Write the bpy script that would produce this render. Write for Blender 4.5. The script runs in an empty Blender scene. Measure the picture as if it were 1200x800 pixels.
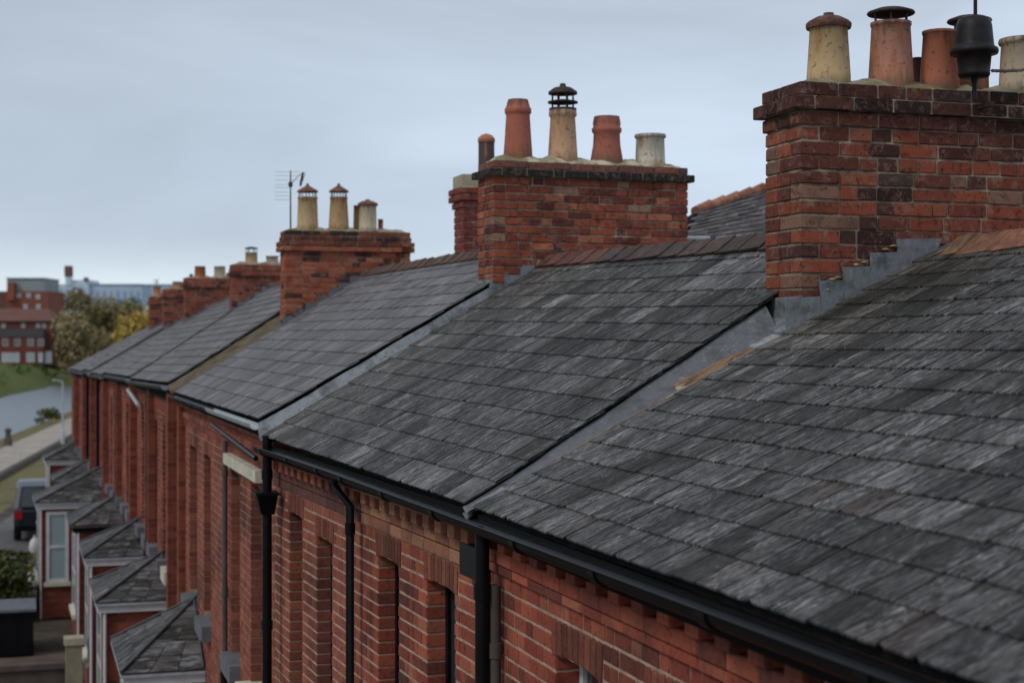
import bpy, math, random
from mathutils import Vector, Matrix
random.seed(7)
R = math.radians
F = 1850.0            # focal length in pixels of a 1200 px wide frame
H = 8.0               # camera height above the low riverside level (z = 0)
scene = bpy.context.scene
# ------------------------------------------------------------------ camera
cam_d = bpy.data.cameras.new("camera"); cam = bpy.data.objects.new("camera", cam_d)
scene.collection.objects.link(cam); scene.camera = cam
cam.location = (0, 0, H); cam.rotation_euler = (R(90), 0, 0)
cam_d.sensor_width = 36.0; cam_d.lens = 36.0 * F / 1200.0
cam_d.clip_start = 0.1; cam_d.clip_end = 6000
cam_d.dof.use_dof = True; cam_d.dof.focus_distance = 8.3; cam_d.dof.aperture_fstop = 2.8
# ------------------------------------------------------------------ world, sun, exposure
SUN_EL, SUN_ROT = R(42), R(228)
world = bpy.data.worlds.new("World"); scene.world = world; world.use_nodes = True
wn, wl = world.node_tree.nodes, world.node_tree.links
wn.clear()
w_out = wn.new("ShaderNodeOutputWorld"); w_bg = wn.new("ShaderNodeBackground"); w_bg.inputs[1].default_value = 0.1
w_sky = wn.new("ShaderNodeTexSky"); w_sky.sky_type = 'NISHITA'; w_sky.sun_disc = False
w_sky.sun_elevation = SUN_EL; w_sky.sun_rotation = SUN_ROT
w_tc = wn.new("ShaderNodeTexCoord"); w_sep = wn.new("ShaderNodeSeparateXYZ"); wl.new(w_tc.outputs["Generated"], w_sep.inputs[0])
w_r = wn.new("ShaderNodeValToRGB"); wl.new(w_sep.outputs[2], w_r.inputs[0])
el = w_r.color_ramp.elements
el[0].position = 0.0; el[0].color = (0.60, 0.655, 0.715, 1)
el[1].position = 1.0; el[1].color = (0.42, 0.48, 0.56, 1)
for p, c in ((0.035, (0.565, 0.65, 0.72)), (0.065, (0.445, 0.52, 0.62)), (0.11, (0.43, 0.505, 0.60)), (0.2, (0.39, 0.45, 0.53)), (0.45, (0.40, 0.455, 0.52))):
    e = el.new(p); e.color = (*c, 1)
w_map = wn.new("ShaderNodeMapping"); w_map.inputs["Scale"].default_value = (1.6, 1.6, 5.5); wl.new(w_tc.outputs["Generated"], w_map.inputs[0])
w_n = wn.new("ShaderNodeTexNoise"); w_n.inputs["Scale"].default_value = 2.1; w_n.inputs["Detail"].default_value = 5; w_n.inputs["Roughness"].default_value = 0.5
w_n.inputs["Distortion"].default_value = 0.4
wl.new(w_map.outputs[0], w_n.inputs["Vector"])
w_nr = wn.new("ShaderNodeMapRange"); wl.new(w_n.outputs[0], w_nr.inputs[0])
w_nr.inputs[1].default_value = 0.3; w_nr.inputs[2].default_value = 0.7; w_nr.inputs[3].default_value = 10.9; w_nr.inputs[4].default_value = 14.4
w_mul = wn.new("ShaderNodeVectorMath"); w_mul.operation = 'SCALE'
# the overcast is a little thicker towards the west (left)
w_x = wn.new("ShaderNodeMapRange"); w_x.interpolation_type = 'SMOOTHSTEP'; wl.new(w_sep.outputs[0], w_x.inputs[0])
w_x.inputs[1].default_value = -0.5; w_x.inputs[2].default_value = 0.5; w_x.inputs[3].default_value = 0.88; w_x.inputs[4].default_value = 1.10
w_mm = wn.new("ShaderNodeMath"); w_mm.operation = 'MULTIPLY'; wl.new(w_nr.outputs[0], w_mm.inputs[0]); wl.new(w_x.outputs[0], w_mm.inputs[1])
wl.new(w_r.outputs[0], w_mul.inputs[0]); wl.new(w_mm.outputs[0], w_mul.inputs["Scale"])
w_mix = wn.new("ShaderNodeMix"); w_mix.data_type = 'RGBA'; w_mix.inputs[0].default_value = 0.92
wl.new(w_sky.outputs[0], w_mix.inputs[6]); wl.new(w_mul.outputs[0], w_mix.inputs[7])
wl.new(w_mix.outputs[2], w_bg.inputs[0]); wl.new(w_bg.outputs[0], w_out.inputs[0])
sun_d = bpy.data.lights.new("sun", 'SUN'); sun_d.energy = 1.05; sun_d.angle = R(12); sun_d.color = (1.0, 0.96, 0.9)
sun = bpy.data.objects.new("sun", sun_d); scene.collection.objects.link(sun)
sd = Vector((math.sin(SUN_ROT) * math.cos(SUN_EL), math.cos(SUN_ROT) * math.cos(SUN_EL), math.sin(SUN_EL)))
sun.rotation_euler = (-sd).to_track_quat('-Z', 'Y').to_euler(); sun.location = (0, 0, 60)
scene.view_settings.view_transform = 'Standard'; scene.view_settings.look = 'None'
scene.view_settings.exposure = 0.10; scene.view_settings.gamma = 1.0

# ------------------------------------------------------------------ materials
def mat(name, col=(.5, .5, .5), rough=.8, spec=.3, metal=0.0, tint=False, noise=None, bump=None, fn=None):
    m = bpy.data.materials.new(name); m.use_nodes = True
    n, l = m.node_tree.nodes, m.node_tree.links
    b = n["Principled BSDF"]; b.inputs["Roughness"].default_value = rough
    b.inputs["Specular IOR Level"].default_value = spec; b.inputs["Metallic"].default_value = metal
    geo = n.new("ShaderNodeNewGeometry"); pos = geo.outputs["Position"]
    rgb = n.new("ShaderNodeRGB"); rgb.outputs[0].default_value = (*col, 1); c = rgb.outputs[0]
    def mix(a, bb, fac, mode='MIX'):
        x = n.new("ShaderNodeMix"); x.data_type = 'RGBA'; x.blend_type = mode
        for s_, v in ((0, fac), (6, a), (7, bb)):
            if hasattr(v, 'is_linked') or hasattr(v, 'node'): l.new(v, x.inputs[s_])
            else: x.inputs[s_].default_value = v if s_ == 0 else ((*v, 1) if len(v) == 3 else v)
        return x.outputs[2]
    def tex(scale, detail=4, rough_=.6, vec=None, dist=0.0):
        t = n.new("ShaderNodeTexNoise"); t.inputs["Scale"].default_value = scale
        t.inputs["Detail"].default_value = detail; t.inputs["Roughness"].default_value = rough_; t.inputs["Distortion"].default_value = dist
        l.new(vec or pos, t.inputs["Vector"]); return t.outputs[0]
    def ramp(v, a, bb, lo=0.0, hi=1.0):
        x = n.new("ShaderNodeMapRange"); l.new(v, x.inputs[0])
        for k, q in enumerate((a, bb, lo, hi)): x.inputs[k + 1].default_value = q
        return x.outputs[0]
    def vecmul(v, sc):
        x = n.new("ShaderNodeVectorMath"); x.operation = 'MULTIPLY'; l.new(v, x.inputs[0]); x.inputs[1].default_value = sc; return x.outputs[0]
    def frame(ang=R(18)):
        # coordinates along the terrace: x across the slope, y along the street, z up
        x = n.new("ShaderNodeVectorRotate"); x.rotation_type = 'Z_AXIS'; x.inputs["Angle"].default_value = -ang
        l.new(pos, x.inputs["Vector"]); return x.outputs[0]
    def apart(v, amount=7.0):
        # each piece has its own grain: shift the coordinates by its own colour value
        oi = n.new("ShaderNodeObjectInfo"); at = n.new("ShaderNodeAttribute"); at.attribute_name = "Col"
        a = n.new("ShaderNodeMath"); a.operation = 'ADD'; l.new(oi.outputs["Random"], a.inputs[0]); l.new(at.outputs["Fac"], a.inputs[1])
        m_ = n.new("ShaderNodeMath"); m_.operation = 'MULTIPLY'; l.new(a.outputs[0], m_.inputs[0]); m_.inputs[1].default_value = amount
        ad = n.new("ShaderNodeVectorMath"); ad.operation = 'ADD'; l.new(v, ad.inputs[0]); l.new(m_.outputs[0], ad.inputs[1]); return ad.outputs[0]
    def own(lo, hi):      # one value per piece
        oi = n.new("ShaderNodeObjectInfo"); at = n.new("ShaderNodeAttribute"); at.attribute_name = "Col"
        a = n.new("ShaderNodeMath"); a.operation = 'ADD'; l.new(oi.outputs["Random"], a.inputs[0]); l.new(at.outputs["Fac"], a.inputs[1])
        w = n.new("ShaderNodeTexWhiteNoise"); w.noise_dimensions = '1D'; l.new(a.outputs[0], w.inputs["W"]); v = ramp(w.outputs["Value"], 0, 1, lo, hi)
        g = n.new("ShaderNodeCombineXYZ"); [l.new(v, g.inputs[i]) for i in range(3)]; return g.outputs[0]
    def dobump(v, strength, dist=.01):
        x = n.new("ShaderNodeBump"); x.inputs["Strength"].default_value = strength; x.inputs["Distance"].default_value = dist
        l.new(v, x.inputs["Height"]); l.new(x.outputs[0], b.inputs["Normal"]); return x
    if tint:
        oi = n.new("ShaderNodeObjectInfo"); at = n.new("ShaderNodeAttribute"); at.attribute_name = "Col"
        c = mix(c, oi.outputs["Color"], 1.0, 'MULTIPLY'); c = mix(c, at.outputs["Color"], 1.0, 'MULTIPLY')
    if noise:
        sc, lo, hi = noise
        v = ramp(tex(sc, 5, .65), .3, .7, lo, hi)
        g = n.new("ShaderNodeCombineXYZ"); [l.new(v, g.inputs[i]) for i in range(3)]
        c = mix(c, g.outputs[0], 1.0, 'MULTIPLY')
    if fn: c = fn(dict(n=n, l=l, pos=pos, mix=mix, tex=tex, ramp=ramp, vecmul=vecmul, frame=frame, apart=apart, own=own, bump=dobump, b=b, geo=geo), c) or c
    if bump: dobump(tex(bump[0], 5, .65), bump[1], bump[2] if len(bump) > 2 else .01)
    l.new(c, b.inputs["Base Color"])
    return m

def f_slate(k, c):
    fr0 = k['frame'](); fr = k['apart'](fr0)
    big = k['tex'](1.3, 3, .5, k['vecmul'](fr0, (1, 2.0, 1)))
    st = k['tex'](1.0, 8, .78, k['vecmul'](fr, (15, 85, 15)), .9)
    st2 = k['tex'](1.0, 4, .6, k['vecmul'](fr, (3, 13, 3)), .8)
    fine = k['tex'](140, 3, .7); pat = k['tex'](7, 4, .6)
    msk = k['tex'](2.6, 4, .6, k['vecmul'](fr, (1, 2, 1)))
    def mul(x, y):
        q = k['n'].new("ShaderNodeMath"); q.operation = 'MULTIPLY'; k['l'].new(x, q.inputs[0]); k['l'].new(y, q.inputs[1]); return q.outputs[0]
    c = k['mix'](c, (.18, .172, .17), k['ramp'](st2, .50, .64, 0, .6))
    c = k['mix'](c, (.22, .212, .205), k['ramp'](k['tex'](2.0, 4, .6, k['vecmul'](fr0, (1.2, 1.6, 1))), .52, .68, 0, .45))
    c = k['mix'](c, (.46, .45, .435), mul(k['ramp'](st, .515, .60, 0, 1.0), k['ramp'](msk, .40, .60, .05, 1.0)))
    c = k['mix'](c, (.010, .009, .008), k['ramp'](st, .50, .43, 0, .97))
    c = k['mix'](c, (.018, .018, .014), k['ramp'](big, .50, .66, 0, .8))
    c = k['mix'](c, (.045, .036, .028), k['ramp'](pat, .56, .70, 0, .6))
    vo = k['n'].new("ShaderNodeTexVoronoi"); vo.inputs["Scale"].default_value = 26; k['l'].new(k['pos'], vo.inputs["Vector"])
    rare = k['ramp'](k['tex'](9, 2, .5), .54, .62)
    sp = k['n'].new("ShaderNodeMath"); sp.operation = 'MULTIPLY'
    k['l'].new(k['ramp'](vo.outputs["Distance"], .15, .06), sp.inputs[0]); k['l'].new(rare, sp.inputs[1])
    c = k['mix'](c, (.45, .45, .40), sp.outputs[0])
    k['l'].new(k['ramp'](st, .35, .65, .8, .5), k['b'].inputs["Roughness"])
    ad = k['n'].new("ShaderNodeMath"); ad.operation = 'ADD'; k['l'].new(st, ad.inputs[0])
    m2 = k['n'].new("ShaderNodeMath"); m2.operation = 'MULTIPLY'; m2.inputs[1].default_value = .35; k['l'].new(fine, m2.inputs[0]); k['l'].new(m2.outputs[0], ad.inputs[1])
    k['bump'](ad.outputs[0], 1.0, .012)
    c = k['mix'](c, k['own'](.76, 1.22), 1.0, 'MULTIPLY')
    tc = k['n'].new("ShaderNodeTexCoord"); sx = k['n'].new("ShaderNodeSeparateXYZ"); k['l'].new(tc.outputs["Generated"], sx.inputs[0])
    e = k['n'].new("ShaderNodeMath"); e.operation = 'PINGPONG'; k['l'].new(sx.outputs[0], e.inputs[0]); e.inputs[1].default_value = .5
    c = k['mix'](c, (.008, .008, .007), k['ramp'](e.outputs[0], .04, .004, 0, .7))      # grime packed in the joints
    c = k['mix'](c, (.014, .013, .011), mul(k['ramp'](sx.outputs[1], .60, .66, 0, .0), k['ramp'](sx.outputs[1], .0, 1.0)))
    return c
def f_slate2(k, c):   # smoother, dustier slates of the farther roofs
    fr = k['apart'](k['frame']())
    st2 = k['tex'](1.0, 5, .65, k['vecmul'](fr, (3.2, 11, 3.2)), .8)
    st = k['tex'](1.0, 5, .7, k['vecmul'](fr, (5, 45, 5)), .5)
    big = k['tex'](1.1, 3, .5)
    c = k['mix'](c, (.27, .262, .265), k['ramp'](st2, .5, .66, 0, .7))
    c = k['mix'](c, (.36, .36, .37), k['ramp'](st, .58, .8, 0, .5))
    c = k['mix'](c, (.022, .021, .02), k['ramp'](st2, .48, .36, 0, .75))
    c = k['mix'](c, (.04, .042, .03), k['ramp'](big, .55, .75, 0, .5))
    k['bump'](st, .5, .005)
    c = k['mix'](c, k['own'](.78, 1.2), 1.0, 'MULTIPLY')
    return c
def f_brick(k, c):
    a = k['tex'](30, 6, .75); bl = k['tex'](2.0, 5, .65); pt = k['tex'](160, 3, .7); sp = k['tex'](9, 5, .7); fl = k['tex'](16, 6, .75, None, .8)
    c = k['mix'](c, (.34, .20, .155), k['ramp'](fl, .52, .64, 0, .6))
    c = k['mix'](c, (.018, .012, .010), k['ramp'](a, .47, .33, 0, .85))
    c = k['mix'](c, (.018, .015, .013), k['ramp'](bl, .54, .68, 0, .6))
    c = k['mix'](c, (.36, .29, .22), k['ramp'](sp, .59, .68, 0, .45))
    ad = k['n'].new("ShaderNodeMath"); ad.operation = 'ADD'; k['l'].new(a, ad.inputs[0]); k['l'].new(pt, ad.inputs[1])
    k['bump'](ad.outputs[0], 1.0, .012)
    return c
def f_wallbrick(k, c):
    a = k['tex'](45, 5, .7); bl = k['tex'](1.3, 4, .6)
    c = k['mix'](c, (.34, .16, .11), k['ramp'](a, .56, .72, 0, .4))
    c = k['mix'](c, (.035, .016, .012), k['ramp'](a, .47, .32, 0, .7))
    c = k['mix'](c, (.045, .024, .02), k['ramp'](bl, .50, .66, 0, .6))
    c = k['mix'](c, (.03, .02, .018), k['ramp'](k['tex'](1.0, 4, .65, k['vecmul'](k['pos'], (5, 5, .7))), .54, .70, 0, .55))
    k['bump'](a, .5, .004)
    return c
def f_bricktex(k, c):
    fr = k['frame'](R(17.3)); sp = k['n'].new("ShaderNodeSeparateXYZ"); k['l'].new(fr, sp.inputs[0])
    ad = k['n'].new("ShaderNodeMath"); ad.operation = 'ADD'; k['l'].new(sp.outputs[0], ad.inputs[0]); k['l'].new(sp.outputs[1], ad.inputs[1])
    cb = k['n'].new("ShaderNodeCombineXYZ"); k['l'].new(ad.outputs[0], cb.inputs[0]); k['l'].new(sp.outputs[2], cb.inputs[1])
    bt = k['n'].new("ShaderNodeTexBrick"); k['l'].new(cb.outputs[0], bt.inputs["Vector"])
    bt.inputs["Scale"].default_value = 1.0; bt.inputs["Brick Width"].default_value = .225; bt.inputs["Row Height"].default_value = .075
    bt.inputs["Mortar Size"].default_value = .005
    bt.inputs["Color1"].default_value = (1.1, 1.1, 1.1, 1); bt.inputs["Color2"].default_value = (.62, .55, .5, 1); bt.inputs["Mortar"].default_value = (.9, 1.3, 1.5, 1)
    c = k['mix'](c, bt.outputs["Color"], 1.0, 'MULTIPLY')
    c = k['mix'](c, (.04, .018, .014), k['ramp'](k['tex'](1.5, 4, .6), .5, .75, 0, .5))
    k['bump'](bt.outputs["Fac"], -.5, .005)
    return c
def f_lead(k, c):
    st = k['tex'](1.0, 5, .7, k['vecmul'](k['pos'], (22, 22, 5)), .8)
    sp = k['tex'](26, 5, .7)
    c = k['mix'](c, (.34, .35, .36), k['ramp'](st, .54, .74, 0, .5))
    c = k['mix'](c, (.055, .055, .055), k['ramp'](k['tex'](5, 5, .7), .48, .62, 0, .75))
    c = k['mix'](c, (.06, .068, .082), k['ramp'](sp, .48, .3, 0, .7))
    k['bump'](k['tex'](9, 4, .6), .5, .02)
    return c
def f_pot(k, c):
    st = k['tex'](1.0, 5, .7, k['vecmul'](k['pos'], (26, 26, 4)), .6); sp = k['tex'](34, 4, .7)
    c = k['mix'](c, (.06, .035, .02), k['ramp'](st, .56, .78, 0, .6))
    c = k['mix'](c, (.05, .045, .035), k['ramp'](sp, .58, .68, 0, .8))
    tc = k['n'].new("ShaderNodeTexCoord"); sx = k['n'].new("ShaderNodeSeparateXYZ"); k['l'].new(tc.outputs["Generated"], sx.inputs[0])
    ad = k['n'].new("ShaderNodeMath"); ad.operation = 'MULTIPLY_ADD'; k['l'].new(st, ad.inputs[0]); ad.inputs[1].default_value = .55; k['l'].new(sx.outputs[2], ad.inputs[2])
    c = k['mix'](c, (.05, .035, .028), k['ramp'](ad.outputs[0], 1.12, 1.30, 0, .8))      # soot at the mouth
    c = k['mix'](c, (.10, .085, .05), k['ramp'](ad.outputs[0], .62, .46, 0, .7))         # grime where it meets the bedding
    c = k['mix'](c, (.40, .14, .05), k['ramp'](k['tex'](1.0, 3, .6, k['vecmul'](k['pos'], (11, 11, 2.2))), .55, .66, 0, .55))
    k['bump'](sp, .35, .006)
    return c
def f_flaunch(k, c):
    a = k['tex'](14, 5, .7); g = k['tex'](5, 4, .6)
    c = k['mix'](c, (.15, .125, .045), k['ramp'](g, .42, .58, 0, .8))
    c = k['mix'](c, (.03, .03, .025), k['ramp'](a, .55, .72, 0, .7))
    k['bump'](a, .9, .02)
    return c
def f_wood(k, c):
    st = k['tex'](1.0, 5, .7, k['vecmul'](k['frame'](), (3, 50, 12)), .6)
    c = k['mix'](c, (.06, .032, .018), k['ramp'](st, .44, .58, 0, .9))
    c = k['mix'](c, (.55, .46, .33), k['ramp'](k['tex'](7, 4, .6), .58, .7, 0, .7))
    k['bump'](st, .6, .01)
    return c
def f_grass(k, c):
    a = k['tex'](.35, 6, .7); bb = k['tex'](3, 4, .7)
    c = k['mix'](c, (.14, .12, .04), k['ramp'](a, .45, .65, 0, .7))
    c = k['mix'](c, (.015, .025, .008), k['ramp'](bb, .45, .7, 0, .7))
    k['bump'](bb, .8, .3)
    return c
def f_water(k, c):
    k['bump'](k['tex'](1.0, 4, .6, k['vecmul'](k['pos'], (.6, .18, 1))), .12, .3)
    return c
M = {}
M['slate'] = mat('weathered slate', (.094, .086, .082), .6, .2, tint=True, fn=f_slate)
M['slate_soft'] = mat('dusty slate', (.115, .108, .107), .7, .2, tint=True, fn=f_slate2)
M['felt'] = mat('roof felt', (.012, .012, .012), .95, .05)
M['brick'] = mat('weathered stack brick', (1, 1, 1), .9, .2, tint=True, fn=f_brick)
M['wall_brick'] = mat('facade brick', (1, 1, 1), .9, .2, tint=True, fn=f_wallbrick)
M['brick_tex'] = mat('distant facade brick', (.24, .066, .042), .9, .2, fn=f_bricktex)
M['mortar'] = mat('old lime mortar', (.33, .26, .195), .95, .1, noise=(9, .15, 1.4), bump=(60, .8, .01))
M['mortar_wall'] = mat('facade mortar', (.46, .32, .24), .95, .1, noise=(12, .6, 1.15), bump=(60, .5, .01))
M['lead'] = mat('lead sheet', (.165, .168, .175), .6, .35, tint=True, fn=f_lead)
M['flaunch'] = mat('mossy cement', (.33, .29, .21), .95, .1, tint=True, fn=f_flaunch)
M['pot'] = mat('fired clay', (1, 1, 1), .75, .3, tint=True, fn=f_pot)
M['iron'] = mat('rusty black iron', (.035, .022, .018), .7, .3, noise=(30, .6, 2.0), bump=(60, .3))
M['plastic'] = mat('black gutter plastic', (.005, .005, .006), .4, .14, noise=(5, .7, 1.6))
M['soot_iron'] = mat('sooty black cast housing', (.010, .008, .008), .5, .22, noise=(20, .6, 2.2), bump=(30, .3, .006))
M['greymetal'] = mat('grey painted metal', (.42, .45, .47), .5, .4, noise=(9, .7, 1.1))
M['tile'] = mat('clay ridge tile', (1, 1, 1), .85, .2, tint=True, noise=(18, .5, 1.3), bump=(50, .6, .01), fn=lambda k, c: k['mix'](c, (.03, .03, .025), k['ramp'](k['tex'](6, 4, .6), .5, .7, 0, .6)))
M['wood'] = mat('weathered timber', (.26, .165, .095), .8, .2, fn=f_wood)
M['stone'] = mat('painted stone', (.60, .56, .44), .85, .2, tint=True, noise=(6, .75, 1.1), bump=(30, .3))
M['darkstone'] = mat('grey slate stone sill', (.14, .145, .16), .8, .3, noise=(6, .7, 1.2))
M['white'] = mat('white paint', (.60, .61, .62), .5, .4, noise=(6, .8, 1.05))
M['glass'] = mat('window glass', (.03, .035, .04), .08, .6)
M['paleglass'] = mat('curtained window glass', (.28, .36, .38), .15, .6)
M['dark'] = mat('dark interior', (.01, .01, .01), .9)
M['soil'] = mat('garden ground', (.09, .075, .06), .95, .1, noise=(1.2, .4, 1.4), bump=(8, .6, .05))
M['grass'] = mat('rough grass', (.085, .10, .03), .95, .1, fn=f_grass)
M['drygrass'] = mat('dry autumn grass', (.15, .13, .06), .95, .1, noise=(.8, .6, 1.3), bump=(3, .7, .1))
M['bankgrass'] = mat('green river bank', (.12, .15, .045), .95, .1, fn=f_grass)
M['concrete'] = mat('pale path concrete', (.36, .31, .26), .9, .2, noise=(.6, .75, 1.15), bump=(9, .3, .02))
M['road'] = mat('road asphalt', (.13, .12, .12), .9, .2, noise=(2, .7, 1.2), bump=(30, .3))
M['kerb'] = mat('dark stone copings', (.10, .08, .07), .9, .2, noise=(2, .6, 1.3))
M['water'] = mat('river water', (.10, .125, .15), .3, .8, fn=f_water)
M['leaf'] = mat('foliage', (1, 1, 1), .8, .2, tint=True)
M['bark'] = mat('bark', (.07, .055, .04), .95, .1, noise=(6, .6, 1.3))
M['farwall'] = mat('far painted wall', (1, 1, 1), .85, .2, tint=True, noise=(.3, .85, 1.05))
M['carpaint'] = mat('dark car paint', (.012, .016, .026), .25, .6, metal=.2)
M['tyre'] = mat('tyre rubber', (.015, .015, .015), .9)
M['redlamp'] = mat('red lamp lens', (.35, .01, .01), .25, .5)
M['rust'] = mat('rusted cable', (.16, .13, .11), .8, .3, noise=(60, .4, 1.6))

# ------------------------------------------------------------------ mesh helpers
COL = scene.collection
WHITE = (1, 1, 1)
class MB:
    def __init__(s): s.v = []; s.f = []; s.c = []; s.smooth = []
    def poly(s, pts, col=WHITE, sm=False):
        b = len(s.v); s.v += [tuple(p) for p in pts]; s.f.append(tuple(range(b, b + len(pts)))); s.c.append(col); s.smooth.append(sm)
    def mesh(s, verts, faces, col=WHITE, sm=False):
        b = len(s.v); s.v += [tuple(p) for p in verts]
        for f in faces: s.f.append(tuple(b + i for i in f)); s.c.append(col); s.smooth.append(sm)
    def hexa(s, p, col=WHITE):   # 8 points: bottom ring 0-3, top ring 4-7
        s.mesh(p, [(3, 2, 1, 0), (4, 5, 6, 7), (0, 1, 5, 4), (1, 2, 6, 5), (2, 3, 7, 6), (3, 0, 4, 7)], col)
    def box(s, fr, s0, s1, w0, w1, z0, z1, col=WHITE):
        s.hexa([fr(s0, w0, z0), fr(s1, w0, z0), fr(s1, w1, z0), fr(s0, w1, z0), fr(s0, w0, z1), fr(s1, w0, z1), fr(s1, w1, z1), fr(s0, w1, z1)], col)
    def extrude(s, poly, off, col=WHITE, sm=False):   # polygon of 3D points pushed by off
        n = len(poly); a = [Vector(p) for p in poly]; b = [p + off for p in a]
        s.mesh(a + b, [tuple(range(n - 1, -1, -1)), tuple(range(n, 2 * n))], col)
        s.mesh(a + b, [(i, (i + 1) % n, n + (i + 1) % n, n + i) for i in range(n)], col, sm)
    def lathe(s, c, prof, seg=20, col=WHITE, axis=None, cap=True):   # prof [(r,z)]
        c = Vector(c); b = []
        for r, z in prof:
            for k in range(seg):
                a = 2 * math.pi * k / seg
                b.append(c + Vector((r * math.cos(a), r * math.sin(a), z)))
        fs = []
        for i in range(len(prof) - 1):
            for k in range(seg):
                fs.append((i * seg + k, i * seg + (k + 1) % seg, (i + 1) * seg + (k + 1) % seg, (i + 1) * seg + k))
        s.mesh(b, fs, col, True)
        if cap:
            b0 = b[:seg]; b1 = b[-seg:]
            s.poly(list(reversed(b0)), col); s.poly(b1, col)
    def tube(s, pts, r, seg=8, col=WHITE, cap=True):
        pts = [Vector(p) for p in pts]; rs = r if isinstance(r, (list, tuple)) else [r] * len(pts); rings = []
        for i, p in enumerate(pts):
            d = (pts[min(i + 1, len(pts) - 1)] - pts[max(i - 1, 0)]).normalized()
            u = d.cross(Vector((0, 0, 1)) if abs(d.z) < .9 else Vector((1, 0, 0))).normalized(); v = d.cross(u)
            rings += [p + (u * math.cos(2 * math.pi * k / seg) + v * math.sin(2 * math.pi * k / seg)) * rs[i] for k in range(seg)]
        fs = [(i * seg + k, (i + 1) * seg + k, (i + 1) * seg + (k + 1) % seg, i * seg + (k + 1) % seg) for i in range(len(pts) - 1) for k in range(seg)]
        s.mesh(rings, fs, col, True)
        if cap: s.poly(rings[:seg], col); s.poly(list(reversed(rings[-seg:])), col)
    def data(s, name, m):
        me = bpy.data.meshes.new(name); me.from_pydata(s.v, [], s.f); me.materials.append(m)
        at = me.color_attributes.new("Col", 'FLOAT_COLOR', 'CORNER')
        cols = []
        for f, c in zip(s.f, s.c): cols += [c[0], c[1], c[2], 1.0] * len(f)
        at.data.foreach_set("color", cols); me.polygons.foreach_set("use_smooth", s.smooth); me.update()
        return me
    def build(s, name, m, parent=None, kind=None, label=None, cat=None, group=None):
        o = bpy.data.objects.new(name, s.data(name, m)); COL.objects.link(o); adopt(o, parent)
        tag(o, label, cat, group, kind); return o
def adopt(o, parent):
    if parent is not None:
        o.parent = parent
        if parent.type == 'EMPTY': o.matrix_parent_inverse = Matrix.Translation(-parent.location)
def tag(o, label=None, cat=None, group=None, kind=None):
    for k, v in (('label', label), ('category', cat), ('group', group), ('kind', kind)):
        if v: o[k] = v
def thing(name, loc, label, cat, group=None):
    o = bpy.data.objects.new(name, None); COL.objects.link(o); o.location = loc; o.empty_display_size = .2
    tag(o, label, cat, group); return o
def P(px, py, d): return Vector(((px - 600) * d / F, d, H + (400 - py) * d / F))
def jit(c, a): k = 1 + random.uniform(-a, a); return tuple(max(0, x * k * (1 + random.uniform(-a, a) * .3)) for x in c)

# ------------------------------------------------------------------ street frames
class Plot:      # s runs from the near party wall to the far one, w across the roof, Z relative to the camera
    def __init__(s, near, far, rn, rf, rows, sw, h=None):
        s.a = Vector(near[:2]); s.b = Vector(far[:2]); s.za, s.zb = near[2], far[2]
        d = s.b - s.a; s.L = d.length; s.h = d / s.L; s.n = Vector((s.h.y, -s.h.x)); s.rn, s.rf = rn, rf; s.rows, s.sw = rows, sw
    def __call__(s, u, w, Z):
        p = s.a + s.h * u + s.n * w; return Vector((p.x, p.y, Z + H))
    def ze(s, u): return s.za + (s.zb - s.za) * u / s.L
    def ridge(s, u): t = u / s.L; return (s.rn[0] + (s.rf[0] - s.rn[0]) * t, s.rn[1] + (s.rf[1] - s.rn[1]) * t)
    def surf(s, u, v):
        w, z = s.ridge(u); e = s.ze(u); return s(u, w * v, e + (z - e) * v)
    def zroof(s, u, w):
        rw, rz = s.ridge(u); e = s.ze(u); return e + (rz - e) * min(w / rw, 2 - w / rw)
    def s_px(s, px, w=.1):      # distance along the wall seen at this column
        t = (px - 600) / F; p = s.a + s.n * w
        return (t * p.y - p.x) / (s.h.x - t * s.h.y)
    def z_px(s, px, py, w=.1):
        u = s.s_px(px, w); y = (s.a + s.n * w + s.h * u).y; return (400 - py) * y / F
    def w_px(s, px, u):         # distance across seen at this column on the plane at u
        t = (px - 600) / F; p = s.a + s.h * u; return (t * p.y - p.x) / (s.n.x - t * s.n.y)
    def wz(s, px, py, u):
        w = s.w_px(px, u); y = (s.a + s.h * u + s.n * w).y; return w, (400 - py) * y / F
def lerp3(a, b, t): return tuple(x + (y - x) * t for x, y in zip(a, b))
P1 = Plot((1.614, 1.676, -.755), (-.18, 7.40, -.788), (2.48, .462), (2.48, .462), 17, .178)
P2 = Plot((-.212, 7.55, -.784), (-1.948, 12.34, -.747), (2.2, .55), (2.389, .654), 14, .27)
P3 = Plot((-1.985, 12.45, -.619), (-4.176, 19.56, -.634), (2.45, .80), (2.45, .87), 14, .30)
P4 = Plot((-4.433, 20.4, -.545), (-6.654, 27.6, -.656), (2.45, 1.03), (2.45, .97), 14, .30)
Dp, Fp = (-6.70, 27.75, -.66), (-14.05, 50.0, -.865)
cuts = (0, .30, .495, .645, 1.0); far_plots = []
for a, b in zip(cuts[:-1], cuts[1:]):
    k_ = len(far_plots); dz = (.05, -.02, .06, -.01)[k_]; up = lambda q: (q[0], q[1], q[2] + dz * .6)
    ra_, rb_ = lerp3((2.45, .92), (3.0, .74), a), lerp3((2.45, .92), (3.0, .74), b)
    far_plots.append(Plot(up(lerp3(Dp, Fp, a)), up(lerp3(Dp, Fp, b)), (ra_[0], ra_[1] + dz * 1.3), (rb_[0], rb_[1] + dz * 1.3), 14, .32))
plots = [P1, P2, P3, P4] + far_plots
GZ = -6.1      # pavement level below the camera
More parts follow.
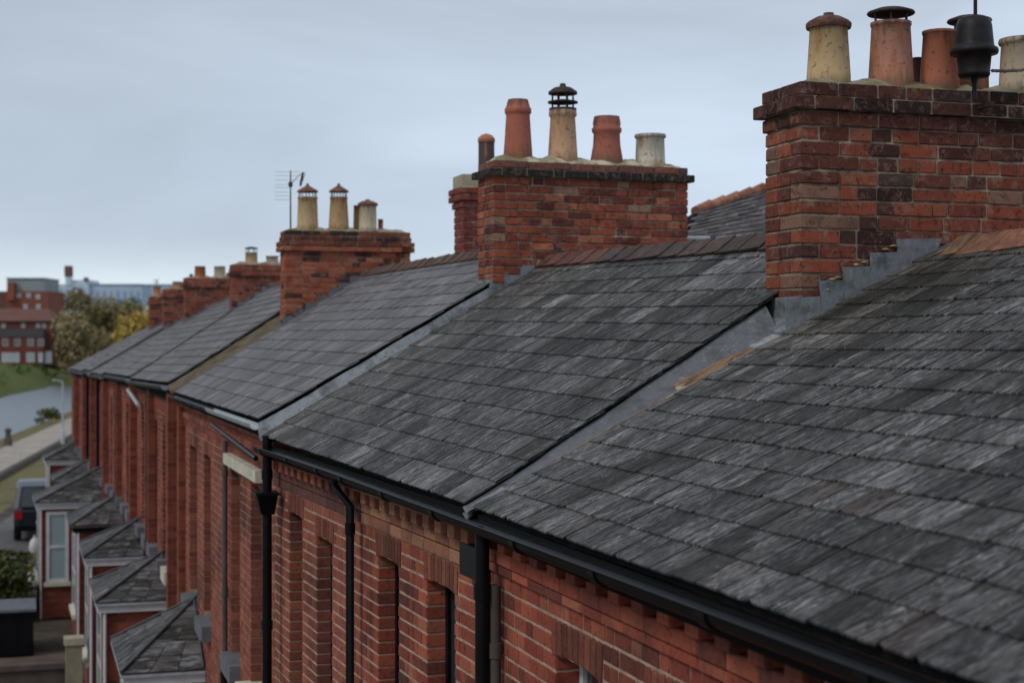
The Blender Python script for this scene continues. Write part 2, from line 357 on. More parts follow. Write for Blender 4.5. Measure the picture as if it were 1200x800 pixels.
labels = ["brick terraced house whose speckled slate roof fills the lower right, orange ridge tiles on top",
          "terraced house under a mossy dark slate roof, its ridge tiles part brown, part red",
          "terraced house under smooth grey slates, with a cream stone lintel on its front",
          "terraced house beyond the broad brown mossy coping, roofed in pale grey slates",
          "terraced house beside the stack with an orange pot and a cream pot",
          "narrow terraced house just before the stack with one squat pale orange pot",
          "small terraced house before the last and lowest stack of the row",
          "last terraced house of the row, its roof edge ending above the river"]
houses = []
for i, p in enumerate(plots):
    c = p(p.L / 2, 1.2, GZ)
    houses.append(thing('terraced_house', c, labels[i], 'house', 'houses of the brick terrace'))

# ------------------------------------------------------------------ bricks
def brick_template(k):
    rr = random.Random(k); c = .035; v = []
    # chamfered unit box, x,y,z in -.5...5 ; anisotropic chamfers compensated at placement size
    cx, cy, cz = .022, .05, .07
    X = []
    for sx in (-1, 1):
        for sy in (-1, 1):
            for sz in (-1, 1):
                j = lambda a=.012: rr.uniform(-a, a)
                X.append(((sx * .5, sy * (.5 - cy) + j(), sz * (.5 - cz) + j()), (sx * (.5 - cx) + j(), sy * .5, sz * (.5 - cz) + j()), (sx * (.5 - cx) + j(), sy * (.5 - cy) + j(), sz * .5)))
    verts = [p for t in X for p in t]
    idx = lambda sx, sy, sz, a: 3 * ((sx > 0) * 4 + (sy > 0) * 2 + (sz > 0)) + a
    f = []
    for s_ in (-1, 1):
        f.append([idx(s_, -1, -1, 0), idx(s_, 1, -1, 0), idx(s_, 1, 1, 0), idx(s_, -1, 1, 0)][::s_])
        f.append([idx(-1, s_, -1, 1), idx(-1, s_, 1, 1), idx(1, s_, 1, 1), idx(1, s_, -1, 1)][::s_])
        f.append([idx(-1, -1, s_, 2), idx(1, -1, s_, 2), idx(1, 1, s_, 2), idx(-1, 1, s_, 2)][::s_])
    for a in (-1, 1):
        for b in (-1, 1):
            f.append([idx(a, b, -1, 0), idx(a, b, -1, 1), idx(a, b, 1, 1), idx(a, b, 1, 0)][::a * b])
            f.append([idx(a, -1, b, 2), idx(a, -1, b, 0), idx(a, 1, b, 0), idx(a, 1, b, 2)][::a * b])
            f.append([idx(-1, a, b, 1), idx(-1, a, b, 2), idx(1, a, b, 2), idx(1, a, b, 1)][::a * b])
    for sx in (-1, 1):
        for sy in (-1, 1):
            for sz in (-1, 1):
                f.append([idx(sx, sy, sz, 0), idx(sx, sy, sz, 1), idx(sx, sy, sz, 2)][::sx * sy * sz])
    return verts, [tuple(q) for q in f]
TEMPL = [brick_template(k) for k in range(10)]
def brick_data(m, tag_):
    out = []
    for v, f in TEMPL:
        b = MB(); b.mesh(v, f); out.append(b.data('brick_' + tag_, m))
    return out
BRICK_MESH = {'brick': brick_data(M['brick'], 'stack'), 'wall_brick': brick_data(M['wall_brick'], 'facade')}
class BrickSet:
    """collects bricks as (frame, s0,s1,w0,w1,z0,z1,colour,priority); the first `limit` become objects, the rest one mesh"""
    def __init__(s, mat_key): s.k = mat_key; s.items = []
    def add(s, fr, s0, s1, w0, w1, z0, z1, col, pri=0.0, tilt=0.0): s.items.append((pri, fr, s0, s1, w0, w1, z0, z1, col, tilt))
    def build(s, parent, limit, light=False, name='brick'):
        it = sorted(s.items, key=lambda q: -q[0]); solo, rest = it[:limit], it[limit:]
        for q in solo:
            _, fr, s0, s1, w0, w1, z0, z1, col, tilt = q
            o = bpy.data.objects.new(name, random.choice(BRICK_MESH[s.k])); COL.objects.link(o)
            c = fr((s0 + s1) / 2, (w0 + w1) / 2, (z0 + z1) / 2)
            hx = Vector((fr.h.x, fr.h.y, 0)); nx = Vector((fr.n.x, fr.n.y, 0)); zx = Vector((0, 0, 1))
            if tilt: q_ = Matrix.Rotation(tilt, 3, nx); zx = q_ @ zx; hx = q_ @ hx
            m = Matrix.Identity(4)
            for k in range(3): m[k][0] = hx[k] * (s1 - s0); m[k][1] = -nx[k] * (w1 - w0); m[k][2] = zx[k] * (z1 - z0); m[k][3] = c[k]
            o.parent = parent; o.matrix_basis = m; o.color = (*col, 1)
        if rest:
            b = MB()
            for q in rest:
                _, fr, s0, s1, w0, w1, z0, z1, col, tilt = q
                if light: b.box(fr, s0, s1, w0, w1, z0, z1, col); continue
                v, f = random.choice(TEMPL)
                b.mesh([fr((s0 + s1) / 2 + x * (s1 - s0), (w0 + w1) / 2 - y * (w1 - w0), (z0 + z1) / 2 + z * (z1 - z0)) for x, y, z in v], f, col)
            b.build(name, M[s.k], parent, kind='stuff')
PAL_RED = [((.33, .085, .046), 6), ((.25, .068, .042), 6), ((.17, .052, .036), 4), ((.38, .11, .06), 2), ((.11, .045, .035), 1.6), ((.30, .155, .105), 1.2)]
PAL_FAC = [((.29, .070, .042), 6), ((.24, .056, .036), 5), ((.34, .09, .052), 4), ((.16, .045, .033), 3), ((.38, .13, .08), 1)]
PAL_FAC2 = [((.29, .09, .057), 6), ((.245, .073, .049), 5), ((.33, .11, .07), 4)]
PAL_BUFF = [((.36, .175, .10), 5), ((.31, .135, .08), 4), ((.26, .105, .065), 3)]
def pick(pal, a=.12):
    t = random.uniform(0, sum(w for _, w in pal))
    for c, w in pal:
        t -= w
        if t <= 0: return jit(c, a)
    return jit(pal[0][0], a)

# ------------------------------------------------------------------ slates
def slate_mesh(k, w, L, t, m):
    rr = random.Random(k); b = MB(); n = 5
    lo = [(-w / 2 + w * i / n, (rr.uniform(-.007, .007) if 0 < i < n else rr.choice((0, 0, .01, .045)))) for i in range(n + 1)]
    top = [(w / 2, L), (-w / 2, L)]
    ring = lo + top; N = len(ring)
    vs = [(x, y, t) for x, y in ring] + [(x, y - (.002 if y < .1 else 0), 0) for x, y in ring]
    b.mesh(vs, [tuple(range(N))] + [(i, N + i, N + (i + 1) % N, (i + 1) % N) for i in range(N)])
    return b.data('slate', m)
def lay_slates(p, roof, mkey, limit, tintf, t=.007, over=1.55, clip=None):
    gv = 1.0 / p.rows; lst = []
    for r in range(p.rows):
        off = (.5 if r % 2 else 0) * p.sw + random.uniform(-.01, .01); u = -off
        while u < p.L:
            w = p.sw * random.uniform(.93, 1.07) if random.random() < .9 else p.sw * random.uniform(1.2, 1.35)
            a, b = max(u, 0), min(u + w, p.L)
            if p.L - b < .04: b = p.L
            if b - a > .03: lst.append((r, a, b))
            u += w
            if b == p.L: break
    pp = lambda q: (p.surf((q[1] + q[2]) / 2, (q[0] + .5) * gv) - cam.location).length
    def vis(q):
        c = p.surf((q[1] + q[2]) / 2, (q[0] + .5) * gv) - cam.location; return c.y > .5 and abs(c.x / c.y) < .36 and abs(c.z / c.y) < .24
    lst.sort(key=lambda q: (not vis(q), pp(q)))
    vis_n = sum(1 for q in lst if vis(q)); lim = min(limit, vis_n)
    metas = [slate_mesh(100 + k, 1.0, 1.0, 1.0, M[mkey]) for k in range(8)] if lim else []
    rest = MB()
    for i, (r, a, b) in enumerate(lst):
        u = (a + b) / 2; v0 = r * gv - (.02 if r == 0 else 0) * gv
        q0 = p.surf(u, v0); q1 = p.surf(u, v0 + gv); e = p.surf(u + .1, v0) - p.surf(u - .1, v0); e.normalize()
        up = (q1 - q0); g = up.length; up.normalize(); nrm = up.cross(-e).normalized()
        if nrm.z < 0: nrm = -nrm
        xa = up.cross(nrm).normalized()
        L = g * over; lift = t * 1.6
        yv = (up * L - nrm * lift).normalized(); nn = xa.cross(yv).normalized()
        rot = Matrix.Rotation(random.gauss(0, .006), 3, nn); yv = rot @ yv; xv = rot @ xa
        base = q0 + nrm * (lift + random.uniform(0, .002)) + up * random.gauss(0, .0016)
        ww = (b - a) - .006; col = tintf(u, r * gv)
        if i < lim:
            o = bpy.data.objects.new('slate', metas[(i * 7 + r) % 8]); COL.objects.link(o)
            m = Matrix.Identity(4)
            for k in range(3): m[k][0] = xv[k] * ww; m[k][1] = yv[k] * L; m[k][2] = nn[k] * t; m[k][3] = base[k]
            # the shared slate is a unit piece; its ragged lower edge scales with it
            o.parent = roof; o.matrix_basis = m; o.color = (*col, 1)
        else:
            c0, c1 = base - xv * ww / 2, base + xv * ww / 2
            pts = [c0, c1, c1 + yv * L, c0 + yv * L]
            rest.hexa(pts + [q + nn * t for q in pts], col)
    if rest.v: rest.build('slate', M[mkey], roof, kind='stuff')
def roof_base(p, parent, zoff=-.012):
    b = MB(); N = 8
    for i in range(N):
        e_ = .06; u0, u1 = e_ + (p.L - 2 * e_) * i / N, e_ + (p.L - 2 * e_) * (i + 1) / N
        d = Vector((0, 0, zoff)); D = Vector((0, 0, zoff - .022))
        q = [p.surf(u0, .01), p.surf(u1, .01), p.surf(u1, 1), p.surf(u0, 1)]
        b.hexa([x + D for x in q] + [x + d for x in q], (1, 1, 1))
    return b.build('roof', M['felt'], parent)
def rear(p, parent):
    b = MB(); q = []
    w0, z0 = p.ridge(0); w1, z1 = p.ridge(p.L)
    pts = [p(0, w0, z0), p(p.L, w1, z1), p(p.L, 2 * w1, p.zb), p(0, 2 * w0, p.za)]
    b.extrude(pts, Vector((0, 0, -.08)), (1, 1, 1)); b.build('rear_roof_slope', M['slate_soft'], parent)
    b = MB(); b.box(p, 0, p.L, 2 * w0 - .3, 2 * w0 - .1, GZ, min(p.za, p.zb) - .02); b.build('rear_wall', M['brick_tex'], parent)
    for u, wr, zr, ze in ((0.02, w0, z0, p.za), (p.L - .12, w1, z1, p.zb)):
        b = MB(); poly = [p(u, .22, GZ), p(u, 2 * wr - .3, GZ), p(u, 2 * wr - .3, ze - .02), p(u, wr, zr - .14), p(u, .22, ze - .05)]
        b.extrude(poly, Vector((p.h.x, p.h.y, 0)) * .1); b.build('party_wall', M['brick_tex'], parent)

# ------------------------------------------------------------------ ridge tiles, gutters, pipes
def ridge_tiles(p, parent, s0, s1, colf, tl=.3, hw=.115, hh=.062, rise=.010):
    u = s0
    while u < s1 - .05:
        e = min(u + tl * random.uniform(.95, 1.05), s1); b = MB(); col = colf(u)
        w0, z0 = p.ridge(u); w1, z1 = p.ridge(e); dz = random.uniform(-.006, .006)
        for (ua, wr, zr, k) in ((u - .025, w0, z0, 0), (e - .004, w1, z1, 1)):
            o = (.012 if k == 0 else 0) + dz
            prof = [(-hw, -.045 + o), (-.018, hh - .02 + o), (0, hh - .006 + o), (.018, hh - .02 + o), (hw, -.045 + o), (hw - .012, -.058 + o), (0, hh - .035 + o), (-hw + .012, -.058 + o)]
            ring = [p(ua, wr + a, zr + c + rise) for a, c in prof]
            if k == 0: r0 = ring
            else: r1 = ring
        n = 8; b.mesh(r0 + r1, [(i, n + i, n + (i + 1) % n, (i + 1) % n) for i in range(n)] + [tuple(range(n))[::-1], tuple(range(n, 2 * n))], col)
        b.build('ridge_tile', M['tile'], parent); u = e
def gutter(p, parent, s0, s1, m, z0=None, z1=None, w=-.04, r=.045, brackets=True, label=None):
    z0 = p.ze(s0) - .012 if z0 is None else z0; z1 = p.ze(s1) - .012 if z1 is None else z1
    b = MB(); N = 10; out = []; ind = []
    for k in range(N + 1):
        a = math.pi * k / N; out.append((w - r * math.cos(a), -r * 1.05 * math.sin(a)))
    prof = [(w - r - .006, .004)] + out + [(w + r, .002), (w + r - .004, .002)] + [(w + (x - w) * .92, y * .9 + .001) for x, y in reversed(out)] + [(w - r - .002, .009)]
    ra = [p(s0, x, z0 - .02 + y) for x, y in prof]; rb = [p(s1, x, z1 - .02 + y) for x, y in prof]; n = len(prof)
    b.mesh(ra + rb, [(i, (i + 1) % n, n + (i + 1) % n, n + i) for i in range(n)], WHITE, True)
    b.poly(ra); b.poly(list(reversed(rb)))
    g = b.build('gutter', m, parent, label=label)
    if brackets:
        u = s0 + .35
        while u < s1 - .1:
            zz = z0 + (z1 - z0) * (u - s0) / (s1 - s0); c = MB(); R2 = r + .007
            pr = [(w - R2 * math.cos(math.pi * k / N), -R2 * 1.08 * math.sin(math.pi * k / N)) for k in range(N + 1)]
            pr = pr + [(w + (x - w) * .9, y * .9) for x, y in reversed(pr)]; n = len(pr)
            ra = [p(u, x, zz - .02 + y) for x, y in pr]; rb = [p(u + .07, x, zz - .02 + y) for x, y in pr]
            c.mesh(ra + rb, [(i, (i + 1) % n, n + (i + 1) % n, n + i) for i in range(n)] + [tuple(range(n)), tuple(range(2 * n - 1, n - 1, -1))])
            c.build('bracket', m, g); u += .95
    return g
def downpipe(p, parent, u, m, ztop, r=.034, w=.02, zbot=None, hopper=None, offset=None, label=None):
    zbot = GZ if zbot is None else zbot; b = MB(); pts = []
    if offset:
        du, dz = offset; pts = [p(u + du, w - .06, ztop), p(u + du, w - .06, ztop - .05), p(u, w, ztop - dz)]
    else: pts = [p(u, w, ztop)]
    pts.append(p(u, w, zbot)); b.tube(pts, r, 12); z = ztop - .3
    while z > zbot + .2:
        b.lathe(p(u, w, z), [(r + .007, -.035), (r + .007, .035)], 12); z -= 1.15
    o = b.build('downpipe', m, parent, label=label)
    if hopper:
        c = MB(); z = hopper
        for (a0, a1, c0, c1, y0, y1) in ((-.11, .11, -.1, .08, z - .02, z + .0), ):
            c.box(p, u + a0, u + a1, w + c0, w + c1, y0, y1)
        q0 = [p(u - .1, w - .09, z - .02), p(u + .1, w - .09, z - .02), p(u + .1, w + .07, z - .02), p(u - .1, w + .07, z - .02)]
        q1 = [p(u - .05, w - .05, z - .17), p(u + .05, w - .05, z - .17), p(u + .05, w + .05, z - .17), p(u - .05, w + .05, z - .17)]
        c.hexa(q1 + q0); c.build('hopper_head', m, o)
    return o
def fascia(p, parent, s0, s1):
    b = MB(); b.box(p, s0, s1, .022, .048, min(p.ze(s0), p.ze(s1)) - .12, min(p.ze(s0), p.ze(s1)) - .022); b.build('fascia', M['felt'], parent)

# ------------------------------------------------------------------ chimney pots
CREAM, BUFF, TERRA, PINK, DARKRED = (.62, .47, .27), (.60, .40, .24), (.42, .15, .085), (.50, .235, .165), (.34, .115, .075)
def pot(p, parent, px, d, ybase, ytop, wbase, wtop, col, style='plain', label=None, cowl=None, seg=24):
    k = d / F; c = P(px, ybase, d); h = (ybase - ytop) * k; rb, rt = wbase * k / 2, wtop * k / 2; b = MB()
    low = -.12
    if style == 'plain': prof = [(rb * 1.02, low), (rb, 0), (rt, h * .93), (rt * 1.05, h * .94), (rt * 1.06, h), (rt * .86, h), (rt * .84, h - .1)]
    elif style == 'rim': prof = [(rb, low), (rb, 0), (rt, h * .86), (rt * 1.1, h * .88), (rt * 1.14, h * .93), (rt * 1.1, h), (rt * .9, h), (rt * .86, h - .1)]
    elif style == 'roll': prof = [(rb, low), (rb, 0), (rt, h * .70), (rt * 1.02, h * .74), (rt * 1.12, h * .76), (rt * 1.12, h * .84), (rt * 1.02, h * .86), (rt * .86, h * .985), (rt * .83, h), (rt * .7, h), (rt * .68, h - .08)]
    elif style == 'waist': prof = [(rb, low), (rb, 0), (rt * 1.03, h * .35), (rt, h * .6), (rt * 1.12, h * .64), (rt * 1.14, h * .72), (rt * 1.02, h * .75), (rt * 1.06, h * .84), (rt * .97, h), (rt * .82, h), (rt * .8, h - .08)]
    else: prof = [(rb, low), (rb, 0), (rt, h), (rt * .85, h)]
    b.lathe(c, prof, seg, col)
    o = b.build('chimney_pot', M['pot'], parent, label=label); top = c + Vector((0, 0, h))
    if cowl:
        q = MB(); kind, rw, gap, capm = cowl; rr = rw * k / 2
        if kind == 'lid':
            q.lathe(top, [(rr * .97, -.014), (rr * 1.0, -.004), (rr * 1.0, .012), (rr * .9, .024), (rr * .55, .046), (rr * .24, .054), (rr * .22, .068), (rr * .05, .072)], seg)
        else:
            g = gap * k
            for a in range(6 if kind == 'disc' else 8):
                an = a * math.pi / (3 if kind == 'disc' else 4) + .3; v = Vector((math.cos(an), math.sin(an), 0)) * rt * .9
                q.tube([top + v - Vector((0, 0, .02)), top + v + Vector((0, 0, g + .015))], .0065, 6)
            if kind == 'disc': q.lathe(top, [(rr * .96, g - .002), (rr * 1.0, g + .004), (rr * .96, g + .012), (rr * .6, g + .028), (rr * .2, g + .036), (.004, g + .038)], seg)
            if kind == 'cone': q.lathe(top, [(rr, g - .004), (rr * .99, g + .014), (rr * .3, g + .07), (.02, g + .085), (.015, g + .11)], 16)
            if kind == 'double':
                q.lathe(top, [(rt * .9, g * .42), (rt * 1.22, g * .42 + .004), (rt * 1.22, g * .42 + .016), (rt * .6, g * .42 + .03)], seg)
                q.lathe(top, [(rt * 1.1, 0.0), (rt * 1.12, .02), (rt * .8, .022)], seg)
                q.lathe(top, [(rr, g - .004), (rr, g + .016), (rr * .6, g + .05), (rr * .22, g + .062), (rr * .2, g + .085), (.004, g + .09)], seg)
        q.build('cowl' if kind != 'lid' else 'pot_lid', M[capm], o)
    return o

# ------------------------------------------------------------------ chimney stacks
def stack(p, parent, u, w0, w1, depth, ztop, course, zlow, solo, crown, pal, mortar='mortar', seed=1, zbase=None, sootf=None, flaunchc=WHITE, label=None, lump=.055):
    """front face at s = u looking back down the street towards the camera; returns the stack part"""
    rnd = random.Random(seed); j = .008; bd = .105
    core = MB(); core.box(p, u + j, u + depth - j, w0 + j, w1 - j, zlow, ztop - .01)
    nc = len(crown); zc = ztop - nc * course
    for i, pr in enumerate(crown):        # crown courses from the top down, pr = how far each stands proud
        z1 = ztop - i * course; core.box(p, u - pr + j, u + depth + pr - j, w0 - pr + j, w1 + pr - j, z1 - course + .004, z1 - .004 if i else z1 - .012)
    st = core.build('chimney_stack', M[mortar], parent, label=label)
    bs = BrickSet('brick'); rest = BrickSet('brick'); rows = int((ztop - zlow) / course) + 1
    for r in range(rows):
        z1 = ztop - r * course; z0 = z1 - course; pr = crown[r] if r < nc else 0
        a0, a1, f0, f1 = w0 - pr, w1 + pr, u - pr, u + depth + pr
        zr = p.zroof(min(max(u, 0), p.L), (a0 + a1) / 2)
        cols = (lambda w: sootf(w, z0, pick(pal)) if sootf else pick(pal))
        head = (r % 2 == 1) if rnd.random() < .85 else rnd.random() < .5
        jj = lambda a=.0035: rnd.uniform(-a, a)
        q0 = a0; first = True; g = .0105
        while q0 < a1 - .02:
            if first: L = .108 if head else .222
            else: L = rnd.choice((.222, .222, .222, .108, .108, .165)) + rnd.uniform(-.016, .016)
            q1 = min(q0 + L, a1)
            if a1 - q1 < .06: q1 = a1
            dp = (.222 if head else bd) if first else (.222 if (L < .15) else bd)
            if q1 >= a1: dp = bd
            zl = p.zroof(min(max(u, 0), p.L), q1)
            if z1 > zl - .12:
                bs.add(p, f0 + jj(.005), f0 + dp, q0 + (0 if first else g / 2), q1 - (0 if q1 >= a1 else g / 2), z0 + g / 2 + jj(.003), z1 - g / 2 + jj(.003), cols(q0), 100 - r * .1, jj(.004))
            if first: corner_d = dp
            q0 = q1; first = False
        # side facing the street
        e0 = f0 + corner_d; rem = f1 - e0; n = max(1, round(rem / .115)) if rnd.random() < .7 else max(1, round(rem / .17))
        if p.zroof(u, w0) - .3 < z1:
            for k in range(n):
                b0, b1 = e0 + rem * k / n, e0 + rem * (k + 1) / n
                bs.add(p, b0 + g / 2, b1 - (g / 2 if k < n - 1 else 0), a0 + jj(.003), a0 + bd, z0 + g / 2, z1 - g / 2, cols(a0), 100 - r * .1)
        if z1 > zr - .3:
            n = max(2, round((a1 - a0 - .1) / .23)); off = .5 * (r % 2)
            for k in range(n):        # far side and back: out of sight, joined
                b0 = a0 + bd + (a1 - a0 - 2 * bd) * k / n; b1 = a0 + bd + (a1 - a0 - 2 * bd) * (k + 1) / n
                rest.add(p, f1 - bd, f1, b0 + g / 2, b1 - g / 2, z0 + g / 2, z1 - g / 2, cols(b0))
            for k in range(2):
                b0, b1 = f0 + bd + .01 + (f1 - f0 - bd - .01) * k / 2, f0 + bd + .01 + (f1 - f0 - bd - .01) * (k + 1) / 2
                rest.add(p, b0 + g / 2, b1 - g / 2, a1 - bd, a1, z0 + g / 2, z1 - g / 2, cols(a1))
    bs.build(st, solo); rest.items and rest.build(st, 0, True)
    # lumpy cement bedding round the pots
    b = MB(); nx, ny = 36, 8; V = []
    pr = crown[0]; A0, A1, E0, E1 = w0 - pr + .012, w1 + pr - .012, u - pr + .012, u + depth + pr - .012
    for i in range(nx + 1):
        for k in range(ny + 1):
            x, y = i / nx, k / ny; edge = min(x * (A1 - A0), (1 - x) * (A1 - A0), y * (E1 - E0), (1 - y) * (E1 - E0))
            hgt = min(edge / .13, 1.0) ** .8 * lump + (rnd.uniform(-.007, .007) if edge > .001 else 0) + .012 * math.sin(i * 1.3 + seed) * min(1, edge / .1)
            V.append(p(E0 + (E1 - E0) * y, A0 + (A1 - A0) * x, ztop - .012 + max(hgt, 0)))
    b.mesh(V, [(i * (ny + 1) + k, (i + 1) * (ny + 1) + k, (i + 1) * (ny + 1) + k + 1, i * (ny + 1) + k + 1) for i in range(nx) for k in range(ny)], flaunchc, True)
    b.build('cement_bedding', M['flaunch'], st)
    return st
def stepped_flashing(p, parent, u, w0, w1, course, m, off=.014, above=.10, col=WHITE, roofp=None):
    """lead steps let into the brick joints, following the slates up the front of a stack"""
    rp = roofp or p; w = w0; st = .14; ub = min(max(u, 0), p.L)
    while w < w1:
        e = min(w + st * random.uniform(.9, 1.1), w1); z0, z1 = rp.zroof(ub, w) + .0, rp.zroof(ub, e) + .0
        top = math.ceil((z0 + above * .6) / course) * course + random.uniform(-.006, .006); top = max(top, z1 + .03)
        poly = [p(u - off, w - .008, z0 + .003), p(u - off, e, z1 + .003), p(u - off, e, top - .012), p(u - off, e - .02, top), p(u - off, w + .006, top + .004), p(u - off, w - .008, top - .03)]
        b = MB(); b.extrude(poly, Vector((p.h.x, p.h.y, 0)) * .005, jit(col, .1)); b.build('flashing', M[m], parent)
        w = e
def soot1(w, z, c):
    k = 1.0
    if z > 1.10: k = .50
    elif z > 1.02: k = .7
    d = abs(w - (2.07 + .05 * math.sin(z * 9))); k *= (.38 if d < .07 else 1)
    if 2.45 < w < 2.95 and z > .9: k *= .62
    m = (c[0] + c[1] + c[2]) / 3
    f = 1 - .55 * (1 - k)
    return tuple((x * f + m * (1 - f)) * k for x in c)

h1, h2, h3, h4 = houses[:4]
# near stack (end of house 1)
w1l = P1.w_px(938, P1.L)
st1 = stack(P1, h1, P1.L, w1l, w1l + 1.95, .39, 1.307, .0743, -.25, 150, (.012, .05, .012), PAL_RED, seed=3, sootf=soot1)
def pot_on(p, u, du, px):   # depth (camera y) of a pot standing du behind the face at this column
    w = p.w_px(px, u + du); return (p.a + p.h * (u + du) + p.n * w).y
for px, yb, yt, wb, wt, col, sty, du, lab, cw in (
        (971, 90, 31, 51, 44, (.58, .40, .215), 'plain', .16, 'yellow cream clay pot', ('lid', 53, 0, 'tile_dark')),
        (1044, 92, 27, 52, 45, (.52, .245, .17), 'plain', .16, 'pink terracotta pot', ('disc', 56, 10, 'iron')),
        (1101, 95, 37, 45, 38, (.42, .145, .085), 'plain', .13, 'plain orange terracotta pot', None),
        (1136, 95, 40, 44, 40, (.35, .12, .08), 'plain', .29, None, ('disc', 52, 14, 'iron')),
        (1198, 99, 46, 53, 48, (.60, .48, .34), 'rim', .14, 'pale buff pot', None),
        (1075, 92, 68, 13, 12, (.12, .06, .045), 'plain', .33, None, None)):
    if 'tile_dark' not in M: M['tile_dark'] = mat('sooty clay lid', (.10, .045, .03), .8, .3, noise=(22, .4, 1.8), bump=(40, .4))
    pot(P1, h1, px, pot_on(P1, P1.L, du, px), yb, yt, wb, wt, col, sty, lab, cw)
# second stack
w2l, w2r = P2.w_px(578, P2.L), P2.w_px(806, P2.L)
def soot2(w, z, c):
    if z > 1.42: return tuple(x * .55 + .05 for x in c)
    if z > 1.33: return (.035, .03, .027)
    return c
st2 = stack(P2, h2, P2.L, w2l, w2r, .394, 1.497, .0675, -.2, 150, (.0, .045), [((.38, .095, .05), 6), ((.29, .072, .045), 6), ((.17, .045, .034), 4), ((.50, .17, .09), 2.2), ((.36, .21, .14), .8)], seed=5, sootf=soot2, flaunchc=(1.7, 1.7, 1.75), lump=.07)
for px, yb, yt, wb, wt, col, sty, du, lab, cw in (
        (607, 183, 117, 34, 28, (.40, .12, .085), 'roll', .2, 'tall dark pink pot with rolled collar', None),
        (659.5, 186, 130, 35, 29, (.66, .40, .24), 'rim', .2, 'orange and cream pot', ('double', 34, 20, 'iron')),
        (711, 187, 137, 38, 31, (.36, .12, .08), 'waist', .2, 'short waisted terracotta pot', None),
        (762, 190, 158, 35, 33, (.66, .61, .49), 'rim', .2, 'squat stained cream pot', None)):
    pot(P2, h2, px, pot_on(P2, P2.L, du, px), yb, yt, wb, wt, col, sty, lab, cw)
# third stack
w3l, w3r = P3.w_px(334, P3.L), P3.w_px(481, P3.L)
def soot3(w, z, c):
    if z > 1.18: c = tuple(x * .5 + .012 for x in c)
    dl = abs((w - w3l) * .62 - (z - .18)); return tuple(x * .35 for x in c) if dl < .05 else c
st3 = stack(P3, h3, P3.L, w3l, w3r, .41, 1.413, .067, -.35, 150, (.0, .01, .045, .045), [((.42, .11, .055), 6), ((.34, .085, .048), 5), ((.09, .034, .026), 3), ((.48, .17, .09), 2)], seed=8, sootf=soot3)
for px, yb, yt, wb, wt, col, sty, du, lab, cw in (
        (360.5, 268, 231, 25, 22.5, (.60, .42, .22), 'plain', .2, 'cream pot, left of the pair', ('cone', 25, 6, 'tile_cap')),
        (397, 268, 231, 24, 20, (.56, .36, .18), 'plain', .2, 'tan stained pot', ('cone', 23.5, 6, 'tile_cap')),
        (431, 269, 240, 21, 20, (.64, .54, .38), 'plain', .12, 'chipped pale cream pot', ('lid', 24, 0, 'tile_cap')),
        (420, 268, 241, 12, 11, (.42, .25, .13), 'plain', .3, None, None),
        (446, 268, 257, 6, 6, (.40, .12, .08), 'plain', .3, None, None)):
    if 'tile_cap' not in M: M['tile_cap'] = mat('brown clay cap', (.17, .075, .045), .8, .3, noise=(22, .5, 1.5))
    pot(P3, h3, px, pot_on(P3, P3.L, du, px), yb, yt, wb, wt, col, sty, lab, cw, seg=16)
# stacks further down the row
FARPAL = [((.32, .08, .048), 5), ((.25, .062, .042), 4), ((.10, .035, .03), 2.5)]
st4 = stack(P4, h4, P4.L, P4.w_px(272, P4.L), P4.w_px(272, P4.L) + 1.65, .41, 1.38, .07, -.3, 0, (.0, .01, .05), FARPAL, seed=9)
pot(P4, h4, 294.5, pot_on(P4, P4.L, .2, 294.5), 311, 296, 15, 14, BUFF, 'plain', 'tan pot', ('disc', 16, 4.5, 'iron'), 12)
pot(P4, h4, 319, pot_on(P4, P4.L, .2, 319), 311, 300, 15, 14, (.55, .5, .4), 'rim', 'cream pot', None, 12)
for i, (pl, pxl, zt, pots) in enumerate(((far_plots[0], 217, 1.415, ((234.5, 327, 312, 14, 12.5, (.45, .14, .07)), (257.5, 327, 312, 14, 13, (.56, .50, .37)), (224, 327, 321, 4, 4, (.05, .04, .04)))),
                                 (far_plots[1], 192, 1.31, ((208, 339, 330, 13, 12, (.50, .30, .18)),)),
                                 (far_plots[2], 176, 1.22, ((184, 347, 336, 10, 9, (.55, .28, .13)),)))):
    hs = houses[4 + i]; wl_ = pl.w_px(pxl, pl.L)
    stack(pl, hs, pl.L, wl_, wl_ + 1.7, .42, zt, .072, -.3, 0, (.0, .01, .06), FARPAL, seed=20 + i)
    for (px, yb, yt, wb, wt, col) in pots: pot(pl, hs, px, pot_on(pl, pl.L, .2, px), yb, yt, wb, wt, col, 'plain', None, None, 12)
# small stack behind the second one, on the ridge of house 3
us = 2.9; ws = P3.w_px(543, us)
st3b = stack(P3, h3, us, ws, ws + .62, .36, 1.56, .07, .5, 0, (.05, .05, .02), [((.26, .06, .045), 5), ((.20, .05, .04), 3)], seed=12, label='narrow dark red stack on the ridge')
b = MB(); b.box(P3, us + .0, us + .37, ws - .01, ws + .63, 1.56, 1.69, (.62, .58, .52)); b.build('cap_stone', M['stone'], st3b)
c = P3(us + .18, P3.w_px(570, us + .18), 1.70); b = MB(); k = c.y / F
b.lathe(c, [(10.4 * k, -.02), (9.6 * k, 0), (9.4 * k, 41 * k), (9.2 * k, 41 * k)], 18, (.055, .035, .035)); o = b.build('chimney_pot', M['pot'], h3, label='tall black pot with an orange rim')
b = MB(); b.lathe(c + Vector((0, 0, 41 * k)), [(10 * k, -.02), (10.2 * k, 2 * k), (7 * k, 6 * k), (2 * k, 8 * k)], 18, (.45, .15, .08)); b.build('pot_lid', M['pot'], o)

